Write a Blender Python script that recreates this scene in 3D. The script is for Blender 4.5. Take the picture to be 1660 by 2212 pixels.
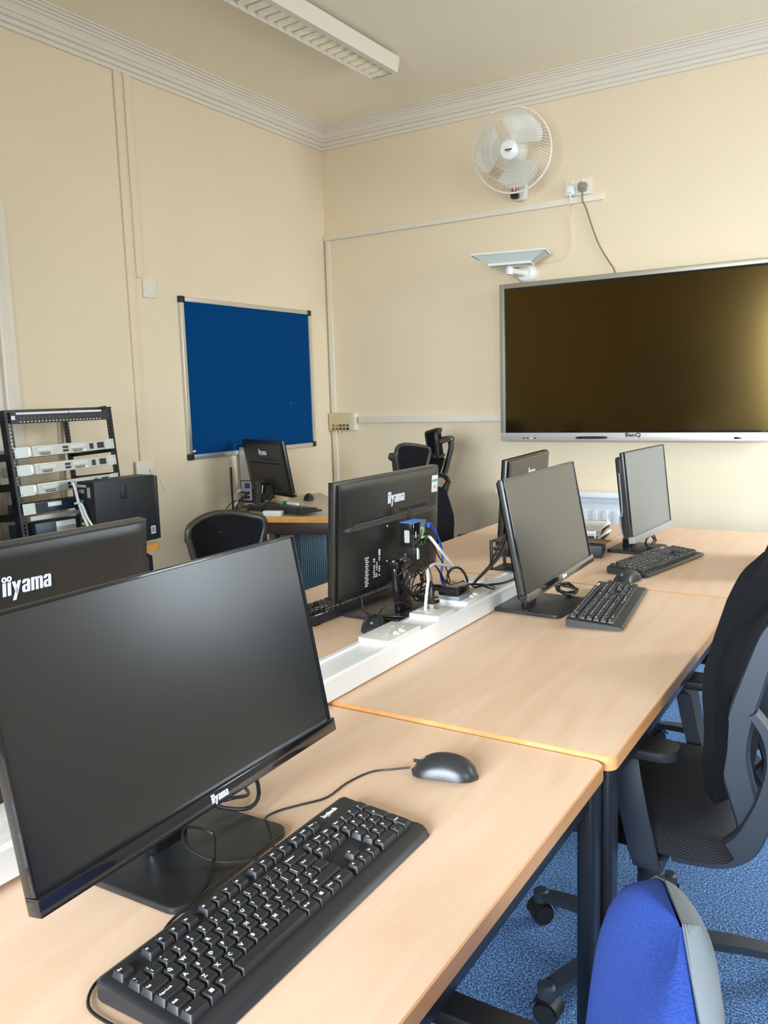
import bpy, bmesh, math, random
from mathutils import Matrix, Vector
random.seed(7)
S = bpy.context.scene
COL = S.collection
PI = math.pi
for o in list(bpy.data.objects):
    bpy.data.objects.remove(o)

# ------------------------------------------------------------------ camera
cam_d = bpy.data.cameras.new('camera')
cam = bpy.data.objects.new('camera', cam_d)
COL.objects.link(cam)
RW = Matrix(((0.8496436, -0.0477524, 0.5251909),
             (0.5265131, 0.1331412, -0.8396770),
             (-0.0298280, 0.9899460, 0.1382649)))
cam.matrix_world = Matrix.Translation((0, 0, 1.33)) @ RW.to_4x4()
cam_d.sensor_fit = 'VERTICAL'
cam_d.sensor_height = 24.0
cam_d.lens = 19.57
cam_d.clip_start = 0.02
S.camera = cam

# ------------------------------------------------------------------ exposure, world
S.view_settings.view_transform = 'Standard'
S.view_settings.look = 'None'
S.view_settings.gamma = 1.0
S.view_settings.use_curve_mapping = False
S.view_settings.exposure = 0.14
W = bpy.data.worlds.new('daylight')
S.world = W
W.use_nodes = True
W.node_tree.nodes['Background'].inputs[0].default_value = (0.80, 0.90, 1.0, 1)
W.node_tree.nodes['Background'].inputs[1].default_value = 1.0

# room measures
XL, XR, YF, YB, H = -3.325, 1.75, 4.68, -2.2, 3.035
WIN = [(3.10, 4.45), (-0.70, 1.05)]          # window openings along the right wall
WB, WT = 0.92, 2.45                          # sill and head heights
BWIN = (-1.3, 0.9)                           # opening in the back wall


def area(name, loc, target, sx, sy, power, color=(1, 1, 1), spread=170):
    l = bpy.data.lights.new(name, 'AREA')
    l.shape = 'RECTANGLE'
    l.size, l.size_y = sx, sy
    l.energy = power
    l.color = color
    l.spread = math.radians(spread)
    o = bpy.data.objects.new(name, l)
    COL.objects.link(o)
    o.location = loc
    d = Vector(target) - Vector(loc)
    o.rotation_euler = d.to_track_quat('-Z', 'Y').to_euler()
    return o


DAY = (0.79, 0.905, 1.0)
area('daylight_far_window', (XR + 0.30, 3.78, 1.80), (-0.6, 4.0, 0.15), 1.25, 1.6, 82, DAY, 128)
area('daylight_near_window', (XR + 0.30, 0.2, 1.80), (-1.2, 0.6, 0.75), 1.7, 1.6, 54, DAY, 175)
area('fill_from_behind', (-0.2, YB - 0.30, 1.75), (-0.4, 3.6, 0.35), 2.1, 1.5, 92, DAY, 72)  # added fill behind the camera, narrowed to brighten the lower far wall

# ------------------------------------------------------------------ materials
MATS = {}


def pbr(name, col, rough=0.5, metal=0.0, spec=0.5, coat=0.0, emis=None, estr=0.0, noise=None, bump=None):
    """noise=(scale, amount, stretch) varies the colour; bump=(scale, strength, distance)"""
    m = bpy.data.materials.new(name)
    m.use_nodes = True
    nt = m.node_tree
    b = nt.nodes['Principled BSDF']
    b.inputs['Base Color'].default_value = (*col, 1)
    b.inputs['Roughness'].default_value = rough
    b.inputs['Metallic'].default_value = metal
    b.inputs['Specular IOR Level'].default_value = spec
    b.inputs['Coat Weight'].default_value = coat
    if emis:
        b.inputs['Emission Color'].default_value = (*emis, 1)
        b.inputs['Emission Strength'].default_value = estr
    tc = nt.nodes.new('ShaderNodeTexCoord')
    if noise:
        mp = nt.nodes.new('ShaderNodeMapping')
        mp.inputs['Scale'].default_value = noise[2] if len(noise) > 2 else (1, 1, 1)
        nz = nt.nodes.new('ShaderNodeTexNoise')
        nz.inputs['Scale'].default_value = noise[0]
        nz.inputs['Detail'].default_value = 5
        rp = nt.nodes.new('ShaderNodeValToRGB')
        a = noise[1]
        rp.color_ramp.elements[0].position = 0.3
        rp.color_ramp.elements[1].position = 0.7
        rp.color_ramp.elements[0].color = (*[c * (1 - a) for c in col], 1)
        rp.color_ramp.elements[1].color = (*[min(1, c * (1 + a)) for c in col], 1)
        nt.links.new(tc.outputs['Object'], mp.inputs[0])
        nt.links.new(mp.outputs[0], nz.inputs['Vector'])
        nt.links.new(nz.outputs['Fac'], rp.inputs[0])
        nt.links.new(rp.outputs[0], b.inputs['Base Color'])
    if bump:
        nz = nt.nodes.new('ShaderNodeTexNoise')
        nz.inputs['Scale'].default_value = bump[0]
        nz.inputs['Detail'].default_value = 4
        bp = nt.nodes.new('ShaderNodeBump')
        bp.inputs['Strength'].default_value = bump[1]
        bp.inputs['Distance'].default_value = bump[2]
        nt.links.new(tc.outputs['Object'], nz.inputs['Vector'])
        nt.links.new(nz.outputs['Fac'], bp.inputs['Height'])
        nt.links.new(bp.outputs[0], b.inputs['Normal'])
    MATS[name] = m
    return m


def wood(name, c1, c2, scale=1.0, rough=0.38, axis='Y'):
    m = pbr(name, c1, rough, spec=0.45)
    nt = m.node_tree
    b = nt.nodes['Principled BSDF']
    tc = nt.nodes.new('ShaderNodeTexCoord')
    mp = nt.nodes.new('ShaderNodeMapping')
    mp.inputs['Scale'].default_value = (9, 1.1, 9) if axis == 'Y' else (1.1, 9, 9)
    n1 = nt.nodes.new('ShaderNodeTexNoise')
    n1.inputs['Scale'].default_value = 1.6 * scale
    n1.inputs['Detail'].default_value = 7
    n1.inputs['Distortion'].default_value = 1.2
    n2 = nt.nodes.new('ShaderNodeTexNoise')
    n2.inputs['Scale'].default_value = 26 * scale
    n2.inputs['Detail'].default_value = 3
    mx = nt.nodes.new('ShaderNodeMath')
    mx.operation = 'MULTIPLY_ADD'
    mx.inputs[1].default_value = 0.22
    rp = nt.nodes.new('ShaderNodeValToRGB')
    rp.color_ramp.elements[0].position = 0.42
    rp.color_ramp.elements[1].position = 0.78
    rp.color_ramp.elements[0].color = (*c2, 1)
    rp.color_ramp.elements[1].color = (*c1, 1)
    L = nt.links.new
    L(tc.outputs['Object'], mp.inputs[0])
    L(mp.outputs[0], n1.inputs['Vector'])
    L(mp.outputs[0], n2.inputs['Vector'])
    L(n2.outputs['Fac'], mx.inputs[0])
    L(n1.outputs['Fac'], mx.inputs[2])
    L(mx.outputs[0], rp.inputs[0])
    L(rp.outputs[0], b.inputs['Base Color'])
    return m


def fleck(name, cols, scale, rough=0.9, bumpd=0.003, spec=0.2):
    m = pbr(name, cols[0], rough, spec=spec)
    nt = m.node_tree
    b = nt.nodes['Principled BSDF']
    tc = nt.nodes.new('ShaderNodeTexCoord')
    n1 = nt.nodes.new('ShaderNodeTexNoise')
    n1.inputs['Scale'].default_value = scale
    n1.inputs['Detail'].default_value = 3
    n1.inputs['Roughness'].default_value = 0.7
    rp = nt.nodes.new('ShaderNodeValToRGB')
    els = rp.color_ramp.elements
    els[0].position, els[1].position = 0.36, 0.64
    els[0].color, els[1].color = (*cols[0], 1), (*cols[-1], 1)
    if len(cols) > 2:
        e = els.new(0.5)
        e.color = (*cols[1], 1)
    bp = nt.nodes.new('ShaderNodeBump')
    bp.inputs['Strength'].default_value = 0.6
    bp.inputs['Distance'].default_value = bumpd
    L = nt.links.new
    L(tc.outputs['Object'], n1.inputs['Vector'])
    L(n1.outputs['Fac'], rp.inputs[0])
    L(rp.outputs[0], b.inputs['Base Color'])
    L(n1.outputs['Fac'], bp.inputs['Height'])
    L(bp.outputs[0], b.inputs['Normal'])
    return m


def dots(name, c1, c2, scale, rough=0.6, flat='seat'):
    """knitted mesh upholstery: small cells"""
    m = pbr(name, c1, rough, spec=0.4)
    nt = m.node_tree
    b = nt.nodes['Principled BSDF']
    tc = nt.nodes.new('ShaderNodeTexCoord')
    v = nt.nodes.new('ShaderNodeTexVoronoi')
    v.inputs['Scale'].default_value = scale
    v.inputs['Randomness'].default_value = 0.0
    v.voronoi_dimensions = '2D'
    sp = nt.nodes.new('ShaderNodeSeparateXYZ')
    cb = nt.nodes.new('ShaderNodeCombineXYZ')
    ad = nt.nodes.new('ShaderNodeMath')
    rt = nt.nodes.new('ShaderNodeMapping')
    rt.inputs['Rotation'].default_value = (0, 0, 0.78)
    nt.links.new(tc.outputs['Object'], sp.inputs[0])
    nt.links.new(sp.outputs['Z'], ad.inputs[0])
    if flat == 'seat':
        nt.links.new(sp.outputs['X'], ad.inputs[1])
        nt.links.new(sp.outputs['Y'], cb.inputs[0])
    else:
        ad.inputs[1].default_value = 0
        nt.links.new(sp.outputs['X'], cb.inputs[0])
    nt.links.new(ad.outputs[0], cb.inputs[1])
    nt.links.new(cb.outputs[0], rt.inputs[0])
    rp = nt.nodes.new('ShaderNodeValToRGB')
    rp.color_ramp.elements[0].position = 0.25
    rp.color_ramp.elements[1].position = 0.5
    rp.color_ramp.elements[0].color = (*c1, 1)
    rp.color_ramp.elements[1].color = (*c2, 1)
    bp = nt.nodes.new('ShaderNodeBump')
    bp.inputs['Strength'].default_value = 0.8
    bp.inputs['Distance'].default_value = 0.002
    L = nt.links.new
    L(rt.outputs[0], v.inputs['Vector'])
    L(v.outputs['Distance'], rp.inputs[0])
    L(rp.outputs[0], b.inputs['Base Color'])
    L(v.outputs['Distance'], bp.inputs['Height'])
    L(bp.outputs[0], b.inputs['Normal'])
    return m


M_wall = pbr('cream_wall_paint', (0.84, 0.695, 0.49), 0.75, spec=0.25, noise=(1.4, 0.025), bump=(45, 0.25, 0.0015))
M_ceil = pbr('ceiling_paint', (0.98, 0.88, 0.69), 0.85, spec=0.2, noise=(2.0, 0.02), bump=(60, 0.25, 0.001))
M_cornice = pbr('cornice_paint', (0.80, 0.72, 0.60), 0.7, spec=0.25)
M_trunk = pbr('trunking_plastic', (0.80, 0.72, 0.58), 0.5)
M_skirt = pbr('skirting_gloss', (0.80, 0.72, 0.60), 0.35, noise=(4, 0.06))
M_carpet = fleck('blue_carpet', [(0.012, 0.045, 0.16), (0.085, 0.20, 0.44), (0.42, 0.60, 0.85)], 200)
M_desk = wood('beech_laminate', (0.86, 0.61, 0.425), (0.79, 0.515, 0.335))
M_edge = wood('beech_edge', (0.68, 0.34, 0.14), (0.62, 0.28, 0.10), 2)
M_edge2 = wood('orange_edge', (0.78, 0.36, 0.06), (0.70, 0.30, 0.05), 2)
M_top2 = pbr('grey_beige_laminate', (0.62, 0.52, 0.39), 0.35, noise=(8, 0.05))
M_legblk = pbr('black_powder_coat', (0.007, 0.008, 0.012), 0.32)
M_legbrn = pbr('dark_brown_frame', (0.035, 0.016, 0.008), 0.45)
M_black = pbr('black_plastic', (0.012, 0.012, 0.013), 0.45)
M_gloss = pbr('gloss_black_plastic', (0.010, 0.010, 0.012), 0.10, coat=0.5)
M_back = pbr('brushed_black_shell', (0.022, 0.021, 0.019), 0.33, noise=(60, 0.25, (1, 1, 14)))
M_backm = pbr('matt_black_shell', (0.012, 0.012, 0.012), 0.45)
M_base = pbr('dusty_base', (0.020, 0.020, 0.021), 0.36, noise=(14, 0.5), bump=(220, 0.15, 0.0003))
M_screen = pbr('matt_screen', (0.010, 0.012, 0.013), 0.24, spec=1.0)
M_screen2 = pbr('screen_painted_reflection', (0.16, 0.17, 0.165), 0.36, spec=0.8)  # grey base colour stands in for the bright wall reflected in the screen
M_tv = pbr('tv_glass', (0.012, 0.007, 0.002), 0.16, spec=1.0)
M_tv.node_tree.nodes['Principled BSDF'].inputs['Specular Tint'].default_value = (1.0, 0.66, 0.22, 1)  # brown base and tint put the room's warm reflection into the colour
M_tvfr = pbr('tv_frame_silver', (0.36, 0.33, 0.25), 0.4, metal=0.35)
M_tvbar = pbr('tv_bar_silver', (0.60, 0.55, 0.50), 0.35, metal=0.3)
M_key = pbr('keycap_black', (0.022, 0.021, 0.021), 0.42)
M_kbody = pbr('keyboard_body', (0.022, 0.022, 0.024), 0.35)
M_white = pbr('white_print', (0.85, 0.85, 0.85), 0.6)
M_logo = pbr('white_logo', (0.85, 0.86, 0.95), 0.4)
M_whpl = pbr('white_plastic', (0.86, 0.85, 0.82), 0.35)
M_whtop = pbr('socket_plastic', (0.80, 0.76, 0.69), 0.35)
M_wallpl = pbr('wall_socket_plastic', (0.80, 0.74, 0.63), 0.4)
M_fan = pbr('fan_plastic', (0.80, 0.76, 0.66), 0.4)
M_blade = pbr('fan_blade', (0.70, 0.66, 0.55), 0.35)
M_hub = pbr('fan_badge', (0.85, 0.85, 0.82), 0.2)
M_cab = pbr('cable_black', (0.010, 0.010, 0.010), 0.4)
M_cabw = pbr('cable_white', (0.80, 0.80, 0.76), 0.4)
M_cabb = pbr('cable_blue', (0.02, 0.07, 0.55), 0.4)
M_cabc = pbr('cable_cream', (0.78, 0.66, 0.45), 0.5)
M_cabo = pbr('cable_olive', (0.26, 0.19, 0.08), 0.5)
M_board = fleck('blue_felt', [(0.001, 0.045, 0.155), (0.002, 0.06, 0.20)], 400, bumpd=0.0006, spec=0.05)
M_alu = pbr('aluminium', (0.72, 0.70, 0.64), 0.3, metal=0.75)
M_steel = pbr('steel', (0.62, 0.63, 0.62), 0.3, metal=0.6)
M_rout = pbr('router_panel', (0.52, 0.50, 0.45), 0.4, metal=0.3)
M_ear = pbr('rack_ear', (0.56, 0.60, 0.55), 0.4, metal=0.3)
M_dkteal = pbr('dark_teal_metal', (0.012, 0.035, 0.055), 0.4)
M_dkteal2 = pbr('dark_slate_plastic', (0.010, 0.018, 0.026), 0.5)
M_chair = pbr('chair_plastic', (0.034, 0.041, 0.055), 0.45, bump=(300, 0.2, 0.0005))
M_chair2 = pbr('chair_plastic_brown', (0.028, 0.024, 0.018), 0.45)
M_mesh = dots('seat_mesh', (0.003, 0.003, 0.004), (0.035, 0.036, 0.044), 190)
M_mesh2 = dots('back_mesh', (0.0015, 0.0015, 0.002), (0.004, 0.004, 0.006), 240, 0.9, 'back')
for _x in (M_mesh, M_mesh2):
    _x.node_tree.nodes['Principled BSDF'].inputs['Specular IOR Level'].default_value = 0.25
M_blue = fleck('blue_upholstery', [(0.022, 0.055, 0.27), (0.040, 0.085, 0.36)], 500, 0.95, 0.001)
M_shell = pbr('grey_back_shell', (0.22, 0.25, 0.28), 0.6, bump=(200, 0.3, 0.0006))
M_rad = pbr('radiator_enamel', (0.86, 0.86, 0.86), 0.3)
M_green = pbr('green_plastic', (0.01, 0.25, 0.13), 0.4)
M_ltblue = pbr('light_blue_label', (0.12, 0.32, 0.85), 0.4)
M_lime = pbr('lime_print', (0.45, 0.95, 0.30), 0.5)
M_card = pbr('cardboard', (0.50, 0.40, 0.22), 0.8)
M_paper = pbr('paper', (0.82, 0.80, 0.74), 0.8)
M_brown = pbr('brown_card', (0.30, 0.20, 0.12), 0.8)
M_alm = pbr('control_box', (0.62, 0.54, 0.32), 0.5)
M_uplt = pbr('uplighter_grey', (0.58, 0.62, 0.56), 0.4)
M_uplw = pbr('uplighter_white', (0.84, 0.82, 0.74), 0.35)
M_louv = pbr('louvre_mirror', (0.86, 0.86, 0.82), 0.16, metal=0.9)
M_lum = pbr('luminaire_enamel', (0.80, 0.73, 0.60), 0.4)
M_tube = pbr('lamp_tube', (0.85, 0.85, 0.82), 0.3)
M_plug = pbr('grey_plug', (0.30, 0.26, 0.19), 0.4)
M_led = pbr('red_led', (0.9, 0.05, 0.03), 0.4, emis=(1, 0.1, 0.05), estr=2.0)
M_bluep = pbr('blue_port', (0.02, 0.06, 0.30), 0.4)
M_glassw = bpy.data.materials.new('window_glass')
M_glassw.use_nodes = True
_n = M_glassw.node_tree
_n.nodes.remove(_n.nodes['Principled BSDF'])
_t = _n.nodes.new('ShaderNodeBsdfTransparent')
_g = _n.nodes.new('ShaderNodeBsdfGlossy')
_g.inputs['Roughness'].default_value = 0.02
_m = _n.nodes.new('ShaderNodeMixShader')
_m.inputs[0].default_value = 0.06
_n.links.new(_t.outputs[0], _m.inputs[1])
_n.links.new(_g.outputs[0], _m.inputs[2])
_n.links.new(_m.outputs[0], _n.nodes['Material Output'].inputs[0])
M_clear = M_glassw


def flatm(name, col):
    return MATS.get(name) or pbr(name, col, 0.5)


# ------------------------------------------------------------------ mesh helpers
def T(x=0, y=0, z=0):
    return Matrix.Translation((x, y, z))


def RX(a): return Matrix.Rotation(math.radians(a), 4, 'X')
def RY(a): return Matrix.Rotation(math.radians(a), 4, 'Y')
def RZ(a): return Matrix.Rotation(math.radians(a), 4, 'Z')


class MB:
    """collects shapes; build() links them as ONE mesh object"""
    def __init__(self, m=None):
        self.v, self.f, self.mi = [], [], []
        self.M = m or Matrix.Identity(4)

    def add(self, vs, fs, mi=0, m=None):
        k = len(self.v)
        X = self.M @ m if m is not None else self.M
        self.v += [X @ Vector(p) for p in vs]
        self.f += [tuple(i + k for i in f) for f in fs]
        self.mi += [mi] * len(fs)
        return self

    def bm(self, b, mi=0, m=None):
        b.verts.ensure_lookup_table()
        b.verts.index_update()
        self.add([v.co.copy() for v in b.verts], [[v.index for v in f.verts] for f in b.faces], mi, m)
        b.free()
        return self

    def box(self, x0, x1, y0, y1, z0, z1, bev=0.0, seg=2, mi=0, m=None):
        b = bmesh.new()
        bmesh.ops.create_cube(b, size=1.0)
        for v in b.verts:
            v.co = Vector(((x0 + x1) / 2 + v.co.x * (x1 - x0), (y0 + y1) / 2 + v.co.y * (y1 - y0), (z0 + z1) / 2 + v.co.z * (z1 - z0)))
        if bev > 0:
            bmesh.ops.bevel(b, geom=b.edges[:], offset=bev, segments=seg, profile=0.6, affect='EDGES')
        return self.bm(b, mi, m)

    def prism(self, pts, z0, z1, bev=0.0, seg=2, mi=0, m=None):
        """polygon in xy extruded in z"""
        b = bmesh.new()
        lo = [b.verts.new((x, y, z0)) for x, y in pts]
        hi = [b.verts.new((x, y, z1)) for x, y in pts]
        n = len(pts)
        b.faces.new(lo[::-1])
        b.faces.new(hi)
        for i in range(n):
            b.faces.new((lo[i], lo[(i + 1) % n], hi[(i + 1) % n], hi[i]))
        bmesh.ops.recalc_face_normals(b, faces=b.faces[:])
        if bev > 0:
            eds = [e for e in b.edges if abs(e.verts[0].co.z - e.verts[1].co.z) < 1e-7]
            bmesh.ops.bevel(b, geom=eds, offset=bev, segments=seg, profile=0.6, affect='EDGES', clamp_overlap=True)
        return self.bm(b, mi, m)

    def tube(self, pts, r, n=8, mi=0, smooth=4, closed=False, m=None):
        P = [Vector(p) for p in pts]
        rs = r if isinstance(r, (list, tuple)) else [r] * len(P)
        if smooth > 1 and len(P) > 2:
            Q, q = [], []
            N = len(P)
            rng = N if closed else N - 1
            for i in range(rng):
                if closed:
                    a, b_, c, d = P[(i - 1) % N], P[i], P[(i + 1) % N], P[(i + 2) % N]
                else:
                    a, b_, c, d = P[max(i - 1, 0)], P[i], P[i + 1], P[min(i + 2, N - 1)]
                for k in range(smooth):
                    t = k / smooth
                    Q.append(0.5 * ((2 * b_) + (c - a) * t + (2 * a - 5 * b_ + 4 * c - d) * t * t + (3 * b_ - a - 3 * c + d) * t ** 3))
                    q.append(rs[i] + (rs[(i + 1) % N] - rs[i]) * t)
            if not closed:
                Q.append(P[-1])
                q.append(rs[-1])
            P, rs = Q, q
        vs, fs = [], []
        N = len(P)
        up = None
        for i in range(N):
            if closed:
                d = P[(i + 1) % N] - P[i - 1]
            else:
                d = P[min(i + 1, N - 1)] - P[max(i - 1, 0)]
            d = d.normalized() if d.length > 1e-9 else Vector((0, 0, 1))
            if up is None:
                up = d.orthogonal().normalized()
            else:
                up = (up - d * up.dot(d))
                up = up.normalized() if up.length > 1e-6 else d.orthogonal().normalized()
            s = d.cross(up)
            for k in range(n):
                a = 2 * PI * k / n
                vs.append(P[i] + (up * math.cos(a) + s * math.sin(a)) * rs[i])
        for i in range(N if closed else N - 1):
            j = (i + 1) % N
            for k in range(n):
                fs.append((i * n + k, i * n + (k + 1) % n, j * n + (k + 1) % n, j * n + k))
        if not closed:
            fs.append(tuple(range(n))[::-1])
            fs.append(tuple((N - 1) * n + k for k in range(n)))
        return self.add(vs, fs, mi, m)

    def lathe(self, prof, n=24, mi=0, m=None, cap=True):
        """profile of (r, z) about z"""
        vs, fs = [], []
        for r, z in prof:
            for k in range(n):
                a = 2 * PI * k / n
                vs.append((r * math.cos(a), r * math.sin(a), z))
        for i in range(len(prof) - 1):
            for k in range(n):
                fs.append((i * n + k, i * n + (k + 1) % n, (i + 1) * n + (k + 1) % n, (i + 1) * n + k))
        if cap:
            fs.append(tuple(range(n))[::-1])
            fs.append(tuple((len(prof) - 1) * n + k for k in range(n)))
        return self.add(vs, fs, mi, m)

    def sweep(self, path, sec, mi=0, m=None, side=None, closed_sec=True):
        """sec: list of functions/points (a,b) -> a along side vector, b along normal; path points 3D (planar ribbons)"""
        P = [Vector(p) for p in path]
        N = len(P)
        side = Vector(side).normalized()
        vs, fs = [], []
        K = len(sec(0)) if callable(sec) else len(sec)
        for i in range(N):
            d = (P[min(i + 1, N - 1)] - P[max(i - 1, 0)]).normalized()
            nrm = d.cross(side).normalized()
            sc = sec(i / (N - 1)) if callable(sec) else sec
            for a, b_ in sc:
                vs.append(P[i] + side * a + nrm * b_)
        for i in range(N - 1):
            for k in range(K):
                fs.append((i * K + k, i * K + (k + 1) % K, (i + 1) * K + (k + 1) % K, (i + 1) * K + k))
        fs.append(tuple(range(K))[::-1])
        fs.append(tuple((N - 1) * K + k for k in range(K)))
        return self.add(vs, fs, mi, m)

    def grid(self, fn, nu, nv, thick=0.0, mi=0, m=None):
        """surface fn(u,v) with optional thickness along its normals"""
        P = [[Vector(fn(i / nu, j / nv)) for j in range(nv + 1)] for i in range(nu + 1)]
        vs, fs = [], []
        W_ = nv + 1

        def nrm(i, j):
            a = P[min(i + 1, nu)][j] - P[max(i - 1, 0)][j]
            b_ = P[i][min(j + 1, nv)] - P[i][max(j - 1, 0)]
            n_ = a.cross(b_)
            return n_.normalized() if n_.length > 1e-12 else Vector((0, 1, 0))
        for i in range(nu + 1):
            for j in range(nv + 1):
                vs.append(P[i][j])
        for i in range(nu):
            for j in range(nv):
                fs.append((i * W_ + j, (i + 1) * W_ + j, (i + 1) * W_ + j + 1, i * W_ + j + 1))
        if thick:
            k = len(vs)
            for i in range(nu + 1):
                for j in range(nv + 1):
                    vs.append(P[i][j] - nrm(i, j) * thick)
            for i in range(nu):
                for j in range(nv):
                    fs.append((k + i * W_ + j + 1, k + (i + 1) * W_ + j + 1, k + (i + 1) * W_ + j, k + i * W_ + j))
            ring = [(i, 0) for i in range(nu + 1)] + [(nu, j) for j in range(1, nv + 1)] + [(i, nv) for i in range(nu - 1, -1, -1)] + [(0, j) for j in range(nv - 1, 0, -1)]
            for a in range(len(ring)):
                (i, j), (p, q) = ring[a], ring[(a + 1) % len(ring)]
                fs.append((i * W_ + j, k + i * W_ + j, k + p * W_ + q, p * W_ + q))
        return self.add(vs, fs, mi, m)

    def sphere(self, c, r, n=16, mi=0, m=None, sc=(1, 1, 1)):
        b = bmesh.new()
        bmesh.ops.create_uvsphere(b, u_segments=n, v_segments=max(6, n // 2), radius=r)
        for v in b.verts:
            v.co = Vector((v.co.x * sc[0] + c[0], v.co.y * sc[1] + c[1], v.co.z * sc[2] + c[2]))
        return self.bm(b, mi, m)

    def text(self, s, size, m, mi=0, extrude=0.0002, offset=0.0, sx=1.0, align='CENTER', res=2, sp=1.0):
        cu = bpy.data.curves.new('t', 'FONT')
        cu.body = s
        cu.size = size
        cu.extrude = extrude
        cu.offset = offset
        cu.space_character = sp
        cu.align_x = align
        cu.align_y = 'CENTER'
        cu.resolution_u = res
        ob = bpy.data.objects.new('t', cu)
        COL.objects.link(ob)
        dg = bpy.context.evaluated_depsgraph_get()
        me = bpy.data.meshes.new_from_object(ob.evaluated_get(dg))
        vs = [(v.co.x * sx, v.co.y, v.co.z) for v in me.vertices]
        fs = [tuple(p.vertices) for p in me.polygons]
        bpy.data.objects.remove(ob)
        bpy.data.curves.remove(cu)
        bpy.data.meshes.remove(me)
        return self.add(vs, fs, mi, m)

    def build(self, name, mats, parent=None, smooth=35, fixn=True):
        me = bpy.data.meshes.new(name)
        me.from_pydata([tuple(v) for v in self.v], [], self.f)
        if not isinstance(mats, (list, tuple)):
            mats = [mats]
        for m_ in mats:
            me.materials.append(m_)
        me.polygons.foreach_set('material_index', self.mi)
        if fixn:
            b = bmesh.new()
            b.from_mesh(me)
            bmesh.ops.recalc_face_normals(b, faces=b.faces[:])
            b.to_mesh(me)
            b.free()
        if smooth:
            me.polygons.foreach_set('use_smooth', [True] * len(me.polygons))
            me.set_sharp_from_angle(angle=math.radians(smooth))
        me.update()
        o = bpy.data.objects.new(name, me)
        COL.objects.link(o)
        if parent is not None:
            o.parent = parent
        return o


def tag(o, label, cat, group=None, kind=None):
    o['label'] = label
    o['category'] = cat
    if group:
        o['group'] = group
    if kind:
        o['kind'] = kind
    return o


def thing(name, label, cat, loc=(0, 0, 0), rz=0, group=None, M=None):
    o = bpy.data.objects.new(name, None)
    o.empty_display_size = 0.1
    COL.objects.link(o)
    if M is not None:
        o.matrix_world = M
    else:
        o.location = loc
        o.rotation_euler = (0, 0, math.radians(rz))
    return tag(o, label, cat, group)


def struct(o, label, cat='wall'):
    return tag(o, label, cat, kind='structure')


def dup(root, loc, rz, label, group=None, skip=()):
    r = root.copy()
    COL.objects.link(r)
    r.location = loc
    r.rotation_euler = (0, 0, math.radians(rz))
    r['label'] = label
    if group:
        r['group'] = group
    for ch in list(root.children):
        if ch.name.split('.')[0] in skip:
            continue
        c = ch.copy()
        COL.objects.link(c)
        c.parent = r
        for g in list(ch.children):
            d = g.copy()
            COL.objects.link(d)
            d.parent = c
    return r


def rrect(w, h, r, n=5, cx=0, cy=0):
    pts = []
    for (sx, sy, a0) in ((1, 1, 0), (-1, 1, 90), (-1, -1, 180), (1, -1, 270)):
        for k in range(n + 1):
            a = math.radians(a0 + 90 * k / n)
            pts.append((cx + sx * (w / 2 - r) + r * math.cos(a), cy + sy * (h / 2 - r) + r * math.sin(a)))
    return pts


def circle(r, n=20, cx=0, cy=0):
    return [(cx + r * math.cos(2 * PI * k / n), cy + r * math.sin(2 * PI * k / n)) for k in range(n)]


# ================================================================== THE ROOM
TH = 0.16
struct(MB().box(XL - TH, XR + TH, YB - TH, YF + TH, -0.1, 0).build('floor', M_carpet, smooth=0), 'mottled blue carpet floor', 'floor')
struct(MB().box(XL - TH, XR + TH, YB - TH, YF + TH, H, H + 0.1).build('ceiling', M_ceil, smooth=0), 'plain cream ceiling', 'ceiling')
struct(MB().box(XL - TH, XL, YB - TH, YF + TH, 0, H).build('wall_left', M_wall, smooth=0), 'cream wall with the blue noticeboard', 'wall')
struct(MB().box(XL, XR, YF, YF + TH, 0, H).build('wall_far', M_wall, smooth=0), 'cream wall with the big screen', 'wall')
w = MB()
ys = [YB]
for a, b_ in sorted(WIN):
    ys += [a, b_]
ys.append(YF)
for i in range(0, len(ys), 2):
    w.box(XR, XR + TH, ys[i], ys[i + 1], 0, H)
for a, b_ in WIN:
    w.box(XR, XR + TH, a, b_, 0, WB)
    w.box(XR, XR + TH, a, b_, WT, H)
struct(w.build('wall_right', M_wall, smooth=0), 'cream wall with windows', 'wall')
w = MB()
w.box(XL, BWIN[0], YB - TH, YB, 0, H).box(BWIN[1], XR, YB - TH, YB, 0, H)
w.box(BWIN[0], BWIN[1], YB - TH, YB, 0, WB).box(BWIN[0], BWIN[1], YB - TH, YB, WT, H)
struct(w.build('wall_back', M_wall, smooth=0), 'cream wall behind the camera', 'wall')


def window(n, M, wd):
    """window in local frame: x along the wall, z up, y outwards"""
    z0, z1 = WB, WT
    f = MB(M)
    for a, b_ in ((0, 0.06), (wd - 0.06, wd), (wd / 2 - 0.025, wd / 2 + 0.025)):
        f.box(a, b_, 0.05, 0.11, z0, z1)
    for a, b_ in ((z0, z0 + 0.06), (z1 - 0.06, z1), (z0 + 0.9, z0 + 0.94)):
        f.box(0, wd, 0.055, 0.105, a, b_)
    fr = f.build('window_%d' % n, M_rad, smooth=0)
    struct(fr, 'white window frame', 'window')
    MB(M).box(0.03, wd - 0.03, 0.078, 0.082, z0 + 0.03, z1 - 0.03).build('pane', M_glassw, fr, 0)
    MB(M).box(-0.05, wd + 0.05, -0.12, 0.06, z0 - 0.03, z0, 0.006).build('sill', M_rad, fr, 0)


window(1, T(XR, WIN[0][1], 0) @ RZ(-90), WIN[0][1] - WIN[0][0])
window(2, T(XR, WIN[1][1], 0) @ RZ(-90), WIN[1][1] - WIN[1][0])
window(3, T(BWIN[1], YB, 0) @ RZ(180), BWIN[1] - BWIN[0])

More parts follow.
